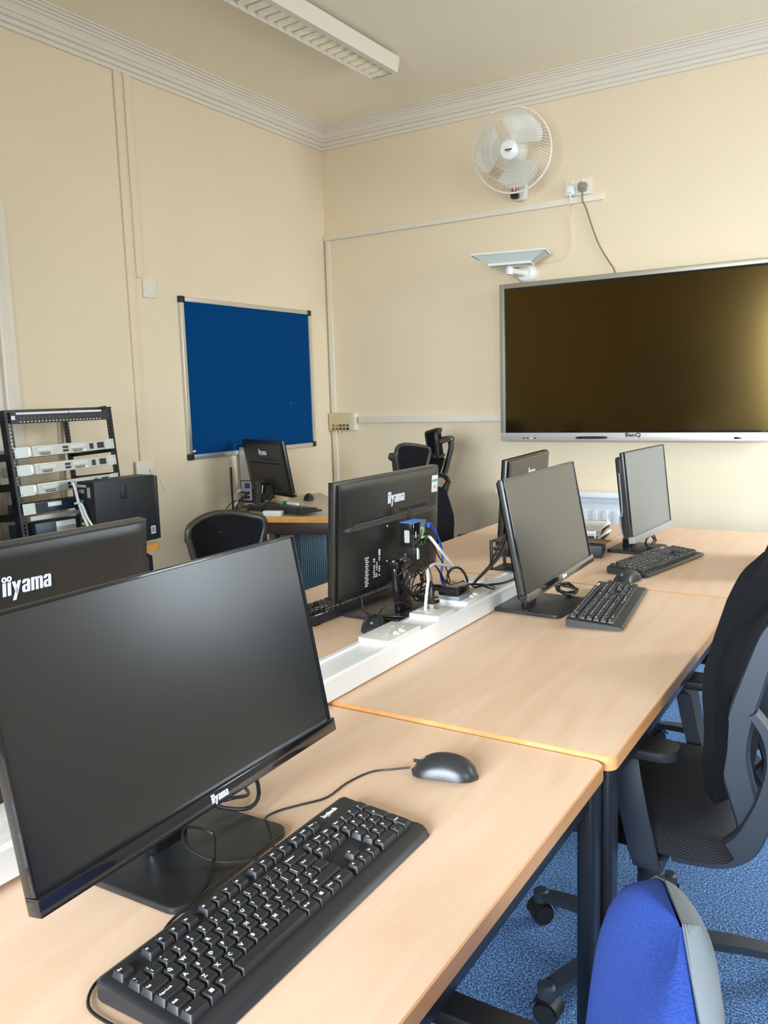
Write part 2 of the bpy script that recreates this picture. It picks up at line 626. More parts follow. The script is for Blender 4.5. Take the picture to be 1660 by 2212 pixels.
# cornice: stepped and coved profile (d from wall, z)
prof = [(0, 2.918), (0.012, 2.918), (0.014, 2.935), (0.026, 2.938), (0.030, 2.955), (0.044, 2.958),
        (0.050, 2.966), (0.050, 2.972), (0.058, 2.974), (0.066, 2.990), (0.078, 3.000), (0.086, 3.002), (0.088, 3.010),
        (0.100, 3.012), (0.103, 3.019), (0.116, 3.021), (0.118, 3.028), (0.131, 3.029), (0.131, H), (0, H)]


def cornice(name, p0, p1, inward, lab):
    """p0->p1 along the wall, mitred at both ends"""
    p0, p1, n = Vector(p0), Vector(p1), Vector(inward)
    d = (p1 - p0).normalized()
    vs, fs = [], []
    for (q, s) in ((p0, 1), (p1, -1)):
        for dd, z in prof:
            v = q + n * dd + d * s * dd
            vs.append((v.x, v.y, z))
    K = len(prof)
    for k in range(K):
        fs.append((k, (k + 1) % K, K + (k + 1) % K, K + k))
    m = MB()
    m.add(vs, fs)
    struct(m.build(name, M_cornice, smooth=25), lab, 'cornice')


cornice('trim_1', (XL, YB, 0), (XL, YF, 0), (1, 0, 0), 'moulded cornice along the left wall')
cornice('trim_2', (XL, YF, 0), (XR, YF, 0), (0, -1, 0), 'moulded cornice along the far wall')
cornice('trim_3', (XR, YF, 0), (XR, YB, 0), (-1, 0, 0), 'moulded cornice along the right wall')


def skirting(name, M, L, lab):
    p = [(0, 0), (0.022, 0), (0.022, 0.135), (0.018, 0.15), (0.018, 0.20), (0.024, 0.215), (0.024, 0.24), (0.010, 0.262), (0.008, 0.30), (0, 0.305)]
    m = MB(M)
    m.add([(0, a, z) for a, z in p] + [(L, a, z) for a, z in p],
          [(k, (k + 1) % len(p), len(p) + (k + 1) % len(p), len(p) + k) for k in range(len(p))] + [tuple(range(len(p)))[::-1], tuple(range(len(p), 2 * len(p)))])
    struct(m.build(name, M_skirt, smooth=20), lab, 'skirting board')


skirting('baseboard_left', T(XL, YF, 0) @ RZ(-90), YF - 2.32, 'off-white moulded skirting board on the left wall')
skirting('baseboard_far', T(XR, YF, 0) @ RZ(180), XR - XL, 'off-white moulded skirting board on the far wall')

# door casing at the left edge of the view
m = MB()
z1 = 2.17
for a, b_, d in ((2.09, 2.248, 0.018), (2.10, 2.118, 0.030), (2.133, 2.150, 0.026), (2.165, 2.183, 0.030), (2.225, 2.248, 0.036)):
    m.box(XL, XL + d, a, b_, 0, z1, 0.003)
m.box(XL, XL + 0.014, 2.248, 2.310, 0, 2.20, 0.003)
m.box(XL, XL + 0.03, 1.1, 2.248, z1 - 0.15, z1, 0.003)
dr = struct(m.build('door_1', M_skirt, smooth=20), 'fluted off-white door casing at the left', 'door')
MB().box(XL, XL + 0.012, 1.25, 2.09, 0, z1 - 0.15, 0.003).box(XL + 0.012, XL + 0.018, 1.4, 1.95, 1.1, 1.9, 0.004).box(XL + 0.012, XL + 0.018, 1.4, 1.95, 0.3, 0.95, 0.004).build('door_leaf', M_skirt, dr)

t = thing('reflection_cupboard', 'unseen tall dark cupboard added behind the camera for the big screen to reflect', 'cupboard', (-2.0, YB + 0.002, 0))  # added out of view as a dark shape for the screen reflection
MB().box(-0.6, 0.6, 0, 0.42, 0, 1.95, 0.004).build('carcass', pbr('cupboard_dark', (0.06, 0.05, 0.07), 0.5), t)
for x in (-0.59, 0.005):
    d_ = MB().box(x, x + 0.585, 0.42, 0.438, 0.9, 1.88, 0.003).build('door', pbr('cupboard_olive', (0.20, 0.19, 0.08), 0.5), t)
    MB().box(x + 0.28, x + 0.30, 0.438, 0.46, 1.2, 1.35, 0.003).build('handle', M_steel, d_)

# trunking runs (plastic cable ducts fixed to the walls)
tag(MB().box(XL, XL + 0.016, 3.022, 3.062, 1.955, 2.918, 0.002).box(XL, XL + 0.012, 2.965, 3.005, 1.03, 2.918, 0.002)
    .box(XL, XL + 0.006, 3.005, 3.022, 1.03, 2.918).build('cable_trunking', M_wall, smooth=20),
    'painted vertical double trunking left of the blue noticeboard', 'trunking')
tag(MB().box(XL + 0.002, -1.453, YF - 0.024, YF, 2.349, 2.382, 0.003)
    .build('cable_trunking', M_trunk, smooth=20), 'slim white horizontal trunking running under the wall fan', 'trunking')
tag(MB().box(-3.312, -3.277, YF - 0.02, YF, 1.222, 2.349, 0.003).build('cable_trunking', M_trunk, smooth=20),
    'vertical white trunking in the corner above the control box', 'trunking')
tag(MB().box(-3.09, -2.047, YF - 0.028, YF, 1.154, 1.195, 0.003).build('cable_trunking', M_trunk, smooth=20),
    'short horizontal white trunking between control box and big screen', 'trunking')
tag(MB().box(-3.312, -3.277, YF - 0.02, YF, 0.31, 1.10, 0.003).build('cable_trunking', M_trunk, smooth=20),
    'vertical white trunking below the control box in the corner', 'trunking')

# wall sockets
def plate(name, M, wd, hd, label, cat, holes, grp=None):
    t = thing(name, label, cat, M=M, group=grp)
    MB().prism(rrect(wd, hd, 0.006), 0, 0.010, 0.002, m=RX(90)).build('faceplate', M_wallpl, t)
    for kind, x, z in holes:
        if kind == 'screw':
            MB().prism(circle(0.003, 10, x, z), 0.010, 0.0112, m=RX(90)).build('screw', M_steel, t)
        elif kind == 'switch':
            MB().prism(rrect(0.012, 0.020, 0.002, 3, x, z), 0.010, 0.0135, 0.0008, m=RX(90)).build('switch', M_whpl, t)
    return t


Mleft = RZ(90)   # local -y faces +X
plate('fused_switch', T(XL + 0.0005, 3.108, 1.905) @ Mleft, 0.088, 0.088, 'small square fused switch plate at the foot of the thin wall conduit', 'switch',
      [('screw', -0.03, 0), ('screw', 0.03, 0), ('switch', 0.005, 0.005)])
t = plate('wall_socket', T(XL + 0.0125, 2.985, 0.992) @ Mleft, 0.118, 0.088, 'white double wall socket behind the black desktop computer', 'socket',
      [('screw', 0.0, 0), ('screw', 0.045, 0)])
MB().tube([(0.02, -0.010, -0.005), (0.035, -0.03, -0.015), (0.06, -0.035, -0.05), (0.10, -0.03, -0.12)], 0.003).build('cord', M_wallpl, t)

t = plate('double_socket', T(-1.596, YF - 0.0005, 2.434) @ Matrix.Identity(4), 0.148, 0.086, 'white double socket high on the wall with two plugs in it', 'socket',
          [('screw', -0.06, 0), ('screw', 0.06, 0), ('switch', 0.03, 0.028), ('switch', -0.03, 0.028)])


def plug(label, x, z, mat):
    t = thing('plug', label, 'plug', (x, YF - 0.0115, z))
    MB().prism(rrect(0.05, 0.05, 0.014, 5), 0, 0.020, 0.005, m=RX(90)).build('plug_body', mat, t)
    MB().prism(rrect(0.034, 0.036, 0.012, 5, 0, 0.006), 0.020, 0.034, 0.005, m=RX(90)).build('grip', mat, t)
    MB().tube([(0, -0.012, -0.022), (0, -0.014, -0.045)], 0.005, smooth=1).build('cable_sleeve', mat, t)
    return t


pw = plug('white three-pin plug, left one in the high double socket', -1.634, 2.417, M_whpl)
pg = plug('grey-brown three-pin plug, right one in the high double socket', -1.566, 2.430, M_plug)
MB(T(1.634, -(YF - 0.0115), -2.417)).tube([(-1.634, YF - 0.025, 2.372), (-1.636, YF - 0.03, 2.34), (-1.640, YF - 0.008, 2.28), (-1.633, YF - 0.006, 2.20), (-1.632, YF - 0.006, 2.13), (-1.648, YF - 0.006, 2.085),
               (-1.69, YF - 0.006, 2.060), (-1.76, YF - 0.008, 2.05), (-1.83, YF - 0.012, 2.06), (-1.86, YF - 0.02, 2.045)], 0.0025).build('power_cord', M_cabc, pw)
MB(T(1.566, -(YF - 0.0115), -2.430)).tube([(-1.566, YF - 0.025, 2.386), (-1.560, YF - 0.03, 2.35), (-1.549, YF - 0.012, 2.318), (-1.52, YF - 0.010, 2.23), (-1.491, YF - 0.010, 2.151), (-1.468, YF - 0.010, 2.10),
               (-1.43, YF - 0.010, 2.035), (-1.39, YF - 0.015, 1.975), (-1.375, YF - 0.03, 1.92)], 0.0042).build('power_cord', M_cabo, pg)

# control box in the corner
t = thing('control_box', 'beige wall control box with ten small coloured buttons in the corner', 'control box', (-3.222, YF, 1.105))
MB().box(-0.095, 0.085, -0.045, 0, 0, 0.117, 0.004).build('housing', M_alm, t)
MB().box(0.085, 0.115, -0.040, 0, 0, 0.117, 0.004).build('side_cover', M_trunk, t)
MB().box(-0.0965, -0.095, -0.040, -0.02, 0.08, 0.10).build('label_sticker', M_black, t)
cols = [(0.75, 0.06, 0.03), (0.70, 0.22, 0.03), (0.01, 0.09, 0.05), (0.40, 0.02, 0.01), (0.02, 0.13, 0.06), (0.12, 0.13, 0.04), (0.50, 0.05, 0.02), (0.01, 0.10, 0.05), (0.05, 0.14, 0.01), (0.006, 0.01, 0.015)]
for i in range(10):
    c = i % 5
    r = i // 5
    MB().box(-0.068 + c * 0.029, -0.050 + c * 0.029, -0.049, -0.045, 0.026 - r * 0.022, 0.041 - r * 0.022, 0.001).build('button', flatm('button_paint_%d' % i, cols[i]), t)
for x in (-0.047, -0.017):
    MB().lathe([(0.005, -0.014), (0.005, 0)], 10, m=T(x, -0.03, 0)).build('cable_gland', M_whpl, t)

# ------------------------------------------------------------------ noticeboard on the left wall
y0, y1, z0, z1 = 3.305, 4.462, 1.012, 1.886
t = thing('noticeboard', 'blue felt noticeboard in an aluminium frame on the left wall', 'noticeboard', (XL, (y0 + y1) / 2, z0))
hw = (y1 - y0) / 2
hz = z1 - z0
MB().box(0.001, 0.012, -hw + 0.02, hw - 0.02, 0.02, hz - 0.02).build('felt_panel', M_board, t, 0)
MB().box(0, 0.020, -hw, -hw + 0.026, 0.03, hz - 0.03, 0.003).box(0, 0.020, hw - 0.026, hw, 0.03, hz - 0.03, 0.003) \
    .box(0, 0.020, -hw + 0.03, hw - 0.03, 0, 0.026, 0.003).box(0, 0.020, -hw + 0.03, hw - 0.03, hz - 0.026, hz, 0.003).build('frame', M_alu, t)
for sy in (-1, 1):
    for sz in (0, 1):
        ya = -hw - 0.002 if sy < 0 else hw - 0.034
        za = -0.002 if sz == 0 else hz - 0.034
        MB().box(0, 0.023, ya, ya + 0.036, za, za + 0.036, 0.006).build('corner_cap', M_black, t)
MB().prism(rrect(0.022, 0.010, 0.003), 0.012, 0.0127, m=T(0, -hw + 0.045, 0.045) @ RZ(90) @ RX(90) @ T(0, 0, 0)).build('maker_label', M_paper, t)
tag(MB().lathe([(0.004, 0), (0.004, 0.004)], 10, m=T(XL + 0.012, 4.22, 1.30) @ RY(90)).build('drawing_pin', flatm('pin_blue', (0.02, 0.3, 0.6))),
    'tiny blue drawing pin stuck in the blue noticeboard', 'pin')

# ------------------------------------------------------------------ big screen on the far wall
t = thing('interactive_screen', 'large black wall-mounted display with silver frame and button bar', 'screen', (-1.29, YF, 1.045))
hw = 0.748
MB().box(-hw + 0.03, hw - 0.03, -0.045, -0.001, 0.05, 0.86).build('mount_housing', M_backm, t)
fr = MB()
fr.box(-hw, -hw + 0.028, -0.088, -0.045, 0, 0.900, 0.003).box(hw - 0.028, hw, -0.088, -0.045, 0, 0.900, 0.003).box(-hw + 0.026, hw - 0.026, -0.088, -0.045, 0.873, 0.900, 0.003)
fr.build('frame', M_tvfr, t)
MB().box(-hw + 0.003, hw - 0.003, -0.094, -0.045, -0.002, 0.044, 0.004).build('lower_bar', M_tvbar, t)
MB().box(-hw + 0.027, hw - 0.027, -0.078, -0.05, 0.043, 0.874).build('panel_border', M_gloss, t, 0)
MB().box(-hw + 0.038, hw - 0.038, -0.080, -0.078, 0.054, 0.862).build('screen_glass', M_tv, t, 0)
MB().text('BenQ', 0.030, T(0.035, -0.0945, 0.031) @ RX(90), offset=0.0009, extrude=0.0003, sx=1.2).build('logo', M_black, t, 0)
x = -0.605
for i in range(4):
    MB().box(x + i * 0.023, x + i * 0.023 + 0.013, -0.0955, -0.094, 0.010, 0.016).build('port', M_black if i != 2 else M_whpl, t)
MB().box(0.55, 0.585, -0.0955, -0.094, 0.011, 0.021, 0.003).build('sensor_window', M_gloss, t)
MB().lathe([(0.004, 0), (0.004, 0.001)], 12, m=T(0.586, -0.0955, 0.016) @ RX(90)).build('standby_light', M_led, t)
for i in range(6):
    MB().prism([(0.605 + i * 0.022 + a, 0.016 + b_) for a, b_ in circle(0.0035, 8)], 0.094, 0.0945, m=RX(90)).build('touch_icon', M_tvfr, t)
tag(MB().tube([(-1.575, YF - 0.103, 1.060), (-1.55, YF - 0.103, 1.062), (-1.42, YF - 0.103, 1.063), (-1.395, YF - 0.103, 1.062)], [0.0015, 0.007, 0.007, 0.004], 10, smooth=3).build('stylus', M_black),
    'black stylus clipped to the bottom bar of the big screen', 'stylus')

# ------------------------------------------------------------------ radiator under the screen
t = thing('radiator', 'white ribbed panel radiator under the big screen', 'radiator', (-1.2, YF, 0.12))
b = MB()
b.box(-0.87, 0.05, -0.055, -0.045, 0, 0.60, 0.003)
for i in range(14):
    xx = -0.825 + i * 0.0610
    b.prism([(xx + p, q) for p, q in rrect(0.030, 0.50, 0.0148, 6, 0, 0.28)], 0.050, 0.070, 0.006, 3, m=RX(90))
b.build('front_panel', M_rad, t)
MB().box(-0.87, 0.05, -0.11 + 0.0, -0.012, 0.605, 0.632, 0.004).box(-0.87, 0.05, -0.066, -0.06, 0.570, 0.61, 0.002).build('top_grille', M_rad, t)
MB().box(-0.86, 0.04, -0.042, -0.002, 0.02, 0.58).build('rear_panel', M_rad, t)
MB().lathe([(0.014, 0), (0.014, 0.12)], 12, m=T(-0.86, -0.03, -0.12)).build('pipe', M_rad, t)

# ------------------------------------------------------------------ uplighter
t = thing('wall_uplighter', 'pale grey-white uplighter lamp with angled dish above the big screen', 'wall lamp', (-1.90, YF, 2.0))
MB().lathe([(0.060, 0), (0.062, 0.012), (0.056, 0.03), (0.04, 0.045)], 24, m=RX(90)).build('wall_rose', M_uplw, t)
MB().tube([(0.0, -0.03, 0), (-0.005, -0.10, 0.000), (-0.02, -0.20, 0.000)], 0.017, smooth=3).lathe([(0.02, -0.022), (0.024, 0), (0.02, 0.022)], 14, m=T(-0.022, -0.205, 0.0)).build('arm', M_uplw, t)
MB().tube([(-0.022, -0.205, 0.005), (-0.022, -0.21, 0.035)], 0.007, smooth=1).build('stem', M_uplw, t)
d = MB(T(-0.004, -0.22, 0.030) @ RZ(12))
lo = [(-0.12, -0.045), (0.115, -0.045), (0.115, 0.045), (-0.12, 0.045)]
hi = [(-0.21, -0.085), (0.20, -0.085), (0.20, 0.085), (-0.21, 0.085)]
d.add([(x, y, 0.0) for x, y in lo] + [(x, y, 0.056) for x, y in hi] + [(x * 0.93, y * 0.9, 0.054) for x, y in hi] + [(x * 0.93, y * 0.9, 0.008) for x, y in lo],
      [(3, 2, 1, 0)] + [(i, (i + 1) % 4, 4 + (i + 1) % 4, 4 + i) for i in range(4)] + [(4 + i, 4 + (i + 1) % 4, 8 + (i + 1) % 4, 8 + i) for i in range(4)] + [(8 + i, 8 + (i + 1) % 4, 12 + (i + 1) % 4, 12 + i) for i in range(4)] + [(12, 13, 14, 15)])
d.build('dish', M_uplt, t, 0)
d = MB(T(-0.004, -0.22, 0.030) @ RZ(12))
d.tube([(x, y, 0.056) for x, y in hi], 0.006, smooth=1, closed=True)
d.tube([(x, y, 0.0) for x, y in lo], 0.008, smooth=1, closed=True)
d.build('rim', M_uplw, t)
MB(T(-0.004, -0.22, 0.030) @ RZ(12)).box(-0.08, 0.05, -0.05, 0.03, 0.056, 0.066, 0.003).build('lamp_guard', M_plug, t)

# ------------------------------------------------------------------ wall fan
FC = Vector((-1.884, 4.43, 2.625))
t = thing('wall_fan', 'round cream wall fan with three pale blades above the big screen', 'fan', FC)
fn = Vector((0.16, -1, -0.20)).normalized()
Mf = fn.to_track_quat('Z', 'Y').to_matrix().to_4x4()
g = MB(Mf)
RO = 0.216
g.tube([(RO * math.cos(a * PI / 24), RO * math.sin(a * PI / 24), 0) for a in range(48)], 0.0055, 6, smooth=1, closed=True)
g.build('outer_ring', M_fan, t)
g = MB(Mf)
for k in range(76):
    a = 2 * PI * k / 76
    b2 = a + 0.55
    p = [(0.04 * math.cos(b2), 0.04 * math.sin(b2), 0.066), (0.10 * math.cos(a + .3), 0.10 * math.sin(a + .3), 0.062), (0.17 * math.cos(a + .1), 0.17 * math.sin(a + .1), 0.04), (RO * math.cos(a), RO * math.sin(a), 0.0)]
    g.tube(p, 0.0011, 4, smooth=2)
for r, z in ((0.10, 0.062), (0.165, 0.043)):
    g.tube([(r * math.cos(a * PI / 18), r * math.sin(a * PI / 18), z) for a in range(36)], 0.0011, 4, smooth=1, closed=True)
g.build('front_grille', M_fan, t)
g = MB(Mf)
for k in range(60):
    a = 2 * PI * k / 60
    g.tube([(0.05 * math.cos(a - .4), 0.05 * math.sin(a - .4), -0.07), (0.15 * math.cos(a - .1), 0.15 * math.sin(a - .1), -0.05), (RO * math.cos(a), RO * math.sin(a), 0.0)], 0.0009, 4, smooth=2)
g.build('rear_grille', M_fan, t)
for k, ang in enumerate((56, 172, 285)):
    def bl(u, v, ang=ang):
        r = 0.035 + 0.158 * u
        wd = math.radians(16 + 76 * math.sin(min(1, u * 0.80 + 0.02) * PI * 0.80) ** 0.8 * (1 if u < 0.8 else 1 - ((u - 0.8) / 0.2) ** 2 * 0.55))
        a = math.radians(ang) + (v - 0.5) * wd
        return (r * math.cos(a), r * math.sin(a), 0.012 + (v - 0.5) * 0.045 * (1 - u * 0.3))
    MB(Mf).grid(bl, 16, 10, 0.002).build('fan_blade', M_blade, t)
h = MB(Mf).lathe([(0.048, 0.055), (0.050, 0.066), (0.044, 0.073), (0.0, 0.076)], 28, cap=False).build('hub_badge', M_hub, t)
MB(Mf).box(-0.019, 0.019, -0.002, 0.005, 0.0745, 0.0775, m=RZ(2)).build('badge_bar', M_black, h)
MB(Mf).prism([(-0.014, -0.003), (0.014, -0.003), (0.002, -0.012), (-0.002, -0.012)], 0.0745, 0.077).build('badge_mark', flatm('badge_pink', (0.75, 0.25, 0.2)), h)
MB(Mf).lathe([(0.03, 0.05), (0.034, 0.02), (0.034, -0.03), (0.058, -0.05), (0.062, -0.10), (0.045, -0.13)], 24).build('motor', M_fan, t)
dz = Vector((-1.93, YF, 2.50)) - FC
b = MB(T(*dz))
b.prism(rrect(0.085, 0.19, 0.03, 5), 0.0, 0.055, 0.010, m=RX(90))
b.prism(rrect(0.075, 0.12, 0.028, 5, 0.002, 0.03), 0.05, 0.12, 0.012, m=RX(90))
b.tube([(0.0, -0.08, 0.05), (0.02, -0.11, 0.10), (0.03, -0.14, 0.12)], 0.02, smooth=3)
b.build('wall_bracket', M_fan, t)
MB(T(*dz)).prism(rrect(0.044, 0.10, 0.014, 5, -0.012, -0.035), 0.050, 0.082, 0.006, m=RX(90)).build('control_stem', M_plug, t)
MB(T(*dz)).prism(rrect(0.045, 0.045, 0.014, 5, -0.012, -0.068), 0.052, 0.088, 0.006, m=RX(90)).build('remote_sensor', M_gloss, t)
MB(T(*dz)).lathe([(0.006, 0.082), (0.004, 0.087)], 12, m=T(-0.010, 0, -0.038) @ RX(90)).build('indicator_light', M_led, t)

# ------------------------------------------------------------------ ceiling luminaire
t = thing('fluorescent_ceiling_light', 'long louvred fluorescent light fitting mounted on the ceiling', 'ceiling light', (-2.35, 3.885, H))
LL = 1.85
Mz = RZ(-1.2)
b = MB(Mz)
b.box(-0.055, 0.07, -LL, -0.05, -0.010, -0.0005)
b.build('shadow_gap_plate', M_black, t)  # plate coloured black to draw the shadow line against the ceiling
b = MB(Mz)
pf = [(-0.080, -0.088), (-0.080, -0.030), (-0.050, -0.010), (0.055, -0.010), (0.095, -0.018), (0.095, -0.030), (0.080, -0.088), (0.050, -0.0885), (0.050, -0.070), (-0.070, -0.070), (-0.074, -0.088)]
K = len(pf)
b.add([(x, -LL, z) for x, z in pf] + [(x, 0, z) for x, z in pf],
      [(k, (k + 1) % K, K + (k + 1) % K, K + k) for k in range(K)])
for yy in (-LL, 0):
    b.prism([(x, z) for x, z in [(-0.080, -0.090), (-0.080, -0.030), (-0.05, -0.010), (0.055, -0.010), (0.095, -0.018), (0.080, -0.090)]], -yy - 0.002, -yy + 0.0, m=RX(90))
b.build('body', M_lum, t, 20)
n = int(LL / 0.062)
for i in range(n):
    y = -0.012 - i * 0.062
    q = MB(Mz)

    def lv(u, v, y=y):
        x = -0.074 + 0.123 * u
        s = math.cos(PI * (u - 0.5))
        zz = -0.089 + v * 0.030
        return (x, y - v * 0.030 * (1 - v * 0.35) - 0.004 * s, zz)
    q.grid(lv, 10, 5, 0.0012)
    q.build('louvre_blade', M_louv, t)
for x in (-0.040, 0.015):
    MB(Mz).tube([(x, -LL + 0.03, -0.055), (x, -0.03, -0.055)], 0.008, 12, smooth=1).build('tube', M_tube, t)

# ================================================================== DESKS
def desk(name, x0, x1, y0, y1, z, label, rr=0.02, inset=0.026, group='beech desks in the central double row'):
    t = thing(name, label, 'desk', ((x0 + x1) / 2, (y0 + y1) / 2, 0), group=group)
    a, b_ = (x1 - x0) / 2, (y1 - y0) / 2
    MB().prism(rrect(2 * a - 0.003, 2 * b_ - 0.003, rr), z - 0.0245, z, 0.0008, 1).build('tabletop', M_desk, t, 30)
    o, i_ = rrect(2 * a, 2 * b_, rr), rrect(2 * a - 0.004, 2 * b_ - 0.004, rr - 0.002)
    n = len(o)
    vs = [(x, y, z - 0.025) for x, y in o] + [(x, y, z - 0.0015) for x, y in o] + [(x, y, z + 0.0002) for x, y in i_]
    fs = []
    for k in range(n):
        j = (k + 1) % n
        fs += [(k, j, n + j, n + k), (n + k, n + j, 2 * n + j, 2 * n + k)]
    MB().add(vs, fs).build('edge_band', M_edge, t, 40)
    for sx in (-1, 1):
        for sy in (-1, 1):
            cx, cy = sx * (a - inset), sy * (b_ - inset)
            MB().prism(rrect(0.030, 0.045, 0.008, 4, cx + 0.006, cy), 0.0, z - 0.026, 0.001).build('leg', M_legblk, t)
    for sx in (-1, 1):
        MB().box(sx * (a - inset) - 0.012, sx * (a - inset) + 0.012, -b_ + 0.05, b_ - 0.05, z - 0.066, z - 0.026, 0.002).build('rail', M_legblk, t)
    for sy in (-1, 1):
        MB().box(-a + 0.05, a - 0.05, sy * (b_ - inset) - 0.012, sy * (b_ - inset) + 0.012, z - 0.066, z - 0.026, 0.002).build('rail', M_legblk, t)
    return t


XM = -0.985
desk('desk', XM + 0.001, -0.390, 0.10, 1.290, 0.7225, 'nearest right-hand beech desk, carrying the closest monitor and keyboard')
desk('desk', XM + 0.001, -0.378, 1.293, 2.480, 0.7300, 'middle right-hand beech desk, mostly bare with a keyboard at its far end')
desk('desk', XM + 0.001, -0.366, 2.484, 3.665, 0.7305, 'far right-hand beech desk nearest the big screen wall')
desk('desk', -1.582, XM - 0.001, 0.10, 1.290, 0.7225, 'nearest left-hand beech desk, hidden behind the closest monitor')
desk('desk', -1.582, XM - 0.001, 1.293, 2.480, 0.7300, 'middle left-hand beech desk under the back-turned monitor with cables')
desk('desk', -1.582, XM - 0.001, 2.484, 3.665, 0.7300, 'far left-hand beech desk behind the tangle of cables')

# central socket trunking
t = thing('socket_trunking', 'thick white dado trunking with socket blocks laid along the desk joint', 'power trunking', (XM, 0, 0.7315))
b = MB()
sec = [(-0.050, 0.002), (0.045, 0.002), (0.045, 0.044), (0.040, 0.049), (0.028, 0.0495), (0.027, 0.046), (-0.032, 0.046), (-0.033, 0.0495), (-0.045, 0.049), (-0.050, 0.044)]
K = len(sec)
Y0, Y1 = 0.15, 2.80
b.add([(x, Y0, z) for x, z in sec] + [(x, Y1, z) for x, z in sec], [(k, (k + 1) % K, K + (k + 1) % K, K + k) for k in range(K)] + [tuple(range(K)), tuple(range(K, 2 * K))])
b.build('duct', M_whpl, t, 20)
for kind, ya, yb in (('mains', 0.55, 0.70), ('data', 0.85, 0.93), ('mains', 1.515, 1.665), ('data', 1.745, 1.845), ('mains', 1.905, 2.055), ('mains', 2.56, 2.71)):
    ym = (ya + yb) / 2
    blk = MB().prism(rrect(0.082, yb - ya, 0.006, 4, -0.003, ym), 0.045, 0.060, 0.0015).build('socket_block', M_whtop, t)
    if kind == 'mains':
        hl = MB()
        for s in (-1, 1):
            yy = ym + s * 0.036
            hl.box(-0.022, -0.012, yy - 0.002, yy + 0.002, 0.0600, 0.0603)
            hl.box(0.004, 0.008, yy - 0.012, yy - 0.006, 0.0600, 0.0603)
            hl.box(0.004, 0.008, yy + 0.006, yy + 0.012, 0.0600, 0.0603)
        hl.build('pin_hole', M_white, blk, 0)
        for s in (-1, 1):
            MB().add([(0.016, ym + s * 0.012 - 0.006, 0.060), (0.032, ym + s * 0.012 - 0.006, 0.060), (0.032, ym + s * 0.012 + 0.006, 0.060), (0.016, ym + s * 0.012 + 0.006, 0.060),
                      (0.017, ym + s * 0.012 - 0.005, 0.0645), (0.017, ym + s * 0.012 + 0.005, 0.0645)],
                     [(0, 3, 2, 1), (0, 1, 4), (3, 5, 2), (1, 2, 5, 4), (0, 4, 5, 3)]).build('rocker_switch', M_whpl, blk, 0)
    else:
        for s in (-1, 1):
            for q in (-1, 1):
                MB().box(-0.015 + q * 0.014 - 0.008, -0.015 + q * 0.014 + 0.006, ym + s * 0.018 - 0.006, ym + s * 0.018 + 0.006, 0.0600, 0.0606).build('data_port', M_plug if s > 0 else M_whpl, blk, 0)

# trapezoid corner table
Av, Rv = Vector((-2.821, 3.27)), Vector((-2.25, 3.454))
u = (Rv - Av).normalized()
Rv = Av + u * 0.6
ld = Vector((math.cos(math.radians(137.8)), math.sin(math.radians(137.8))))
Bv = Av + ld * 0.6
Cv = Rv + ld * 1.2
TZ = 0.73
t = thing('corner_table', 'trapezoid table with grey top and orange edge in the room corner', 'table', (Av.x, Av.y, 0))
loc = [(0, 0), (Rv - Av)[:], (Cv - Av)[:], (Bv - Av)[:]]
cen = Vector((sum(p[0] for p in loc) / 4, sum(p[1] for p in loc) / 4))
def shr(k): return [tuple(cen + (Vector(p) - cen) * k) for p in loc]
MB().prism(shr(0.996), TZ - 0.022, TZ, 0.0006, 1).build('tabletop', M_top2, t, 0)
o, i_ = shr(1.0), shr(0.994)
vs = [(x, y, TZ - 0.030) for x, y in o] + [(x, y, TZ - 0.003) for x, y in o] + [(x, y, TZ + 0.0003) for x, y in i_]
fs = []
for k in range(4):
    j = (k + 1) % 4
    fs += [(k, j, 4 + j, 4 + k), (4 + k, 4 + j, 8 + j, 8 + k)]
MB().add(vs, fs).build('edge_band', M_edge2, t, 0)
ins = shr(0.90)
for x, y in ins:
    MB().box(-0.02, 0.02, -0.02, 0.02, 0, TZ - 0.031, 0.003, m=T(x, y, 0) @ RZ(18)).build('leg', M_legbrn, t)
for k in range(4):
    p, q = Vector(ins[k]), Vector(ins[(k + 1) % 4])
    L_ = (q - p).length
    a = math.degrees(math.atan2((q - p).y, (q - p).x))
    MB().box(0.02, L_ - 0.02, -0.012, 0.012, TZ - 0.095, TZ - 0.031, 0.003, m=T(p.x, p.y, 0) @ RZ(a)).build('rail', M_legbrn, t)

# table carrying the rack
t = thing('side_table', 'orange-edged table by the left wall carrying the equipment rack', 'table', (-3.0, 1.75, 0))
MB().prism(rrect(0.60, 1.50, 0.02), 0.706, 0.729, 0.001, 1, m=T(-0.005, 0, 0)).build('tabletop', M_desk, t)
o, i_ = rrect(0.604, 1.504, 0.02), rrect(0.598, 1.498, 0.018)
n = len(o)
vs = [(x - 0.005, y, 0.702) for x, y in o] + [(x - 0.005, y, 0.7285) for x, y in o] + [(x - 0.005, y, 0.7302) for x, y in i_]
fs = []
for k in range(n):
    j = (k + 1) % n
    fs += [(k, j, n + j, n + k), (n + k, n + j, 2 * n + j, 2 * n + k)]
MB().add(vs, fs).build('edge_band', M_edge2, t, 40)
for sx in (-1, 1):
    for sy in (-1, 1):
        px, py = sx * 0.255, sy * 0.70
        MB().tube([(px - sx * 0.08, py, 0.680), (px - sx * 0.03, py, 0.680), (px - 0.0 * sx, py, 0.665), (px + sx * 0.010, py, 0.62), (px + sx * 0.010, py, 0.0)], 0.020, 10, smooth=3).build('leg', M_legblk, t)
for sy in (-1, 1):
    MB().tube([(-0.18, sy * 0.70, 0.680), (0.18, sy * 0.70, 0.680)], 0.020, 10, smooth=1).build('rail', M_legblk, t)

